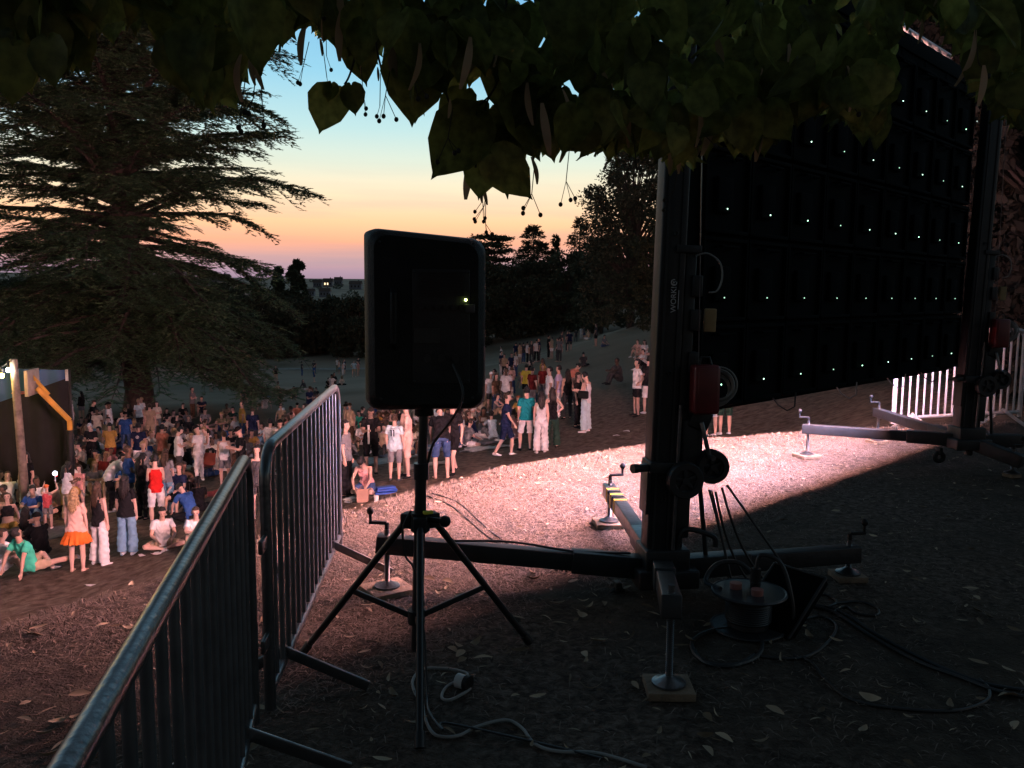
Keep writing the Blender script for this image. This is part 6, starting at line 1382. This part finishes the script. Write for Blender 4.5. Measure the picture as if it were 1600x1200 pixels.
# chair under the woman in navy
r = who('sitting left of the red chair'); g = Vector(r.location); mb = MB(); RZ = Matrix.Rotation(r.rotation_euler.z, 3, 'Z'); ch = thing('folding_chair', 'dark folding chair under the woman in the navy shirt', 'chair', g); s = 1.68/1.7
zs_ = (body('chair', True)['J']['pel'].z-.115)*s
mb.box(g+Vector((0, 0, zs_-.015))+RZ @ Vector((0, .06, 0)), (.42, .42, .025), RZ, .008); mb.build('seat', blackp, ch); mb = MB(); mb.box(g+RZ @ Vector((0, -.20, 0))+Vector((0, 0, zs_+.30)), (.40, .02, .22), RZ, .008); mb.build('backrest', blackp, ch)
for sx_ in (-1, 1):
    for sy in (-1, 1): f = g+RZ @ Vector((sx_*.19, .06+sy*.2, 0)); f.z = tz(f.x, f.y); mb = MB(); mb.tube([f, g+RZ @ Vector((sx_*.19, .06+sy*.17, 0))+Vector((0, 0, zs_-.02+(.42 if sy < 0 else 0)))], .011, 6); mb.build('leg', steel, ch)

# --- the packed crowd
crowd = random.Random(21); tops = ['white', 'white', 'white', 'cream', 'grey', 'black', 'black', 'black', 'navy', 'darkgrey', 'pink', 'beige', 'salmon', 'brown', 'cream', 'maroon', 'khaki', 'peach', 'mustard', 'blue', 'paleblue', 'darkgreen']
bots = ['black', 'darkgrey', 'denim', 'denim', 'beige', 'white', 'grey', 'brown', 'jeans', 'khaki']
ADJ = dict(darkgrey='dark grey', paleblue='pale blue', darkgreen='dark green', denim='dark blue', jeans='light blue')
pl_ = [np.array(o.location) for _, _, o in PEOPLE]; fill = []
def add_crowd(n, x0, x1, f0, f1, stand, area, md=.62, far=False):
    k = 0; tries = 0
    while k < n and tries < n*60:
        tries += 1; px = crowd.uniform(x0, x1); ya, yb = f0(px), f1(px); py = ya+(yb-ya)*crowd.random()**.85
        g = hit(px, py, 6)
        if g is None or sdist(np.array(g.x), np.array(g.y)) < 4: continue
        if any((g.x-q[0])**2+(g.y-q[1])**2 < md*md for q in pl_): continue
        # keep the big front figures in view
        if any(abs(px-q[0]) < 16 and 0 < q[1]-py < 0 for q in PEOPLE): continue
        if 292 < px < 352 and 742 < py < 815: continue
        pl_.append(np.array(g)); st_ = crowd.random() < stand; fem = crowd.random() < .5
        pose = crowd.choice(['stand', 'stand_easy', 'phone', 'folded', 'hips', 'stand']) if st_ else crowd.choice(['cross', 'knees', 'lean', 'cross', 'knees'])
        dx, dy = 3-g.x, 6.6-g.y; yw = math.degrees(atan2(-dx, dy))+crowd.gauss(0, 55 if not st_ else 90)
        fill.append([px, py, pose, yw, crowd.uniform(1.58, 1.84) if not fem else crowd.uniform(1.52, 1.72), crowd.choice(['tee', 'tee', 'tank', 'loose', 'long'] if fem else ['tee', 'loose', 'tee']), crowd.choice(tops),
            crowd.choice(['shorts', 'trousers', 'wide'] if fem else ['shorts', 'long_shorts', 'trousers']), crowd.choice(bots), crowd.choice(['long', 'bun', 'tail', 'long'] if fem else ['short', 'short', 'short', 'cap']), crowd.choice(['dark', 'dark', 'brown', 'brown', 'blond', 'black']), crowd.choice('lllmmd'), fem, g, area, far]); k += 1
    return k
lin_ = lambda pts: (lambda x: float(np.interp(x, [p[0] for p in pts], [p[1] for p in pts])))
add_crowd(30, -10, 112, lin_([(0, 735), (112, 735)]), lin_([(0, 830), (112, 815)]), .08, 'before the black tarpaulin')
add_crowd(26, 112, 250, lin_([(112, 655), (250, 648)]), lin_([(112, 700), (250, 700)]), .34, 'at the foot of the cedar')
add_crowd(36, 112, 300, lin_([(112, 700), (300, 700)]), lin_([(112, 790), (300, 785)]), .13, 'above the orange skirt')
add_crowd(38, 250, 410, lin_([(250, 648), (410, 640)]), lin_([(250, 740), (410, 745)]), .16, 'around the red chair')
add_crowd(40, 410, 545, lin_([(410, 640), (545, 625)]), lin_([(410, 760), (545, 750)]), .12, 'behind the middle barrier')
add_crowd(16, 375, 545, lin_([(375, 598), (545, 594)]), lin_([(375, 640), (545, 625)]), .12, 'on the farther grass', 1.2)
add_crowd(34, 545, 762, lin_([(545, 655), (762, 650)]), lin_([(545, 722), (762, 694)]), .14, 'below the loudspeaker')
add_crowd(14, 762, 850, lin_([(762, 612), (850, 605)]), lin_([(762, 655), (850, 640)]), .5, 'right of the loudspeaker')
add_crowd(9, 526, 562, lambda x: 579, lambda x: 590, 1, 'far left of loudspeaker', .7, True)
for (px, py, st_) in ((783, 568, 1), (806, 567, 1), (812, 569, 1), (818, 567, 1), (824, 568, 1), (830, 568, 1), (838, 566, 1), (842, 565, 1), (857, 560, 1), (862, 560, 1), (871, 565, 1), (874, 566, 1), (877, 552, 1), (886, 549, 1), (890, 549, 1), (900, 535, 1), (908, 530, 1), (912, 530, 1), (921, 531, 0), (931, 541, 1), (942, 542, 0), (912, 573, 0), (783, 588, 1), (788, 590, 1), (799, 592, 1), (806, 590, 1), (472, 588, 1), (491, 586, 1), (330, 612, 1), (343, 610, 1)):
    g = hit(px, py); fill.append([px, py, 'stand' if st_ and crowd.random() < .6 else ('stand_easy' if st_ else 'cross'), crowd.uniform(0, 360), crowd.uniform(1.6, 1.8), 'tee', crowd.choice(['white', 'grey', 'black', 'navy', 'beige', 'darkgrey']) if px != 783 or py != 568 else 'white', 'trousers' if crowd.random() < .6 else 'shorts', crowd.choice(['black', 'darkgrey', 'white', 'denim']), 'short', 'dark', 'm', False, g, 'far down the field' if py < 580 else 'at the edge of the field', True])
labs = {}
for i, f in enumerate(fill):
    pose = f[2]; pv = 'standing' if pose not in SEAT else {'cross': 'cross legged', 'knees': 'with knees up', 'lean': 'leaning back'}[pose]
    base = ('%s top, %s %s, %s, %s' % (ADJ.get(f[6], f[6]), ADJ.get(f[8], f[8]), 'shorts' if 'shorts' in f[7] else 'trousers', pv, f[14]))
    labs.setdefault(base, []).append(i)
ORD = ['leftmost', 'second from left', 'third from left', 'fourth from left', 'fifth from left', 'sixth from left', 'seventh from left', 'eighth from left']
lab_of = {}
for b_, ids in labs.items():
    if len(ids) == 1: lab_of[ids[0]] = 'person in '+b_; continue
    ids.sort(key=lambda i: fill[i][0])
    for k, i in enumerate(ids): lab_of[i] = ORD[min(k, 7)]+', '+b_
for i in lab_of:
    if len(lab_of[i].split()) > 16: lab_of[i] = lab_of[i].replace(' top,', ',').replace('person in ', '')
for i, f in enumerate(fill):
    person(f[0], f[1], f[2], f[3], f[4], (f[5], f[6]), (f[7], f[8]), (f[9], f[10] if f[9] != 'cap' or True else 'dark'), f[11], lab_of[i], f[12], crowd.choice(['white', 'black', 'grey']), pos=f[13], group='people gathered on the meadow', detail=f[13].y < 30)
print('people', NPERS)
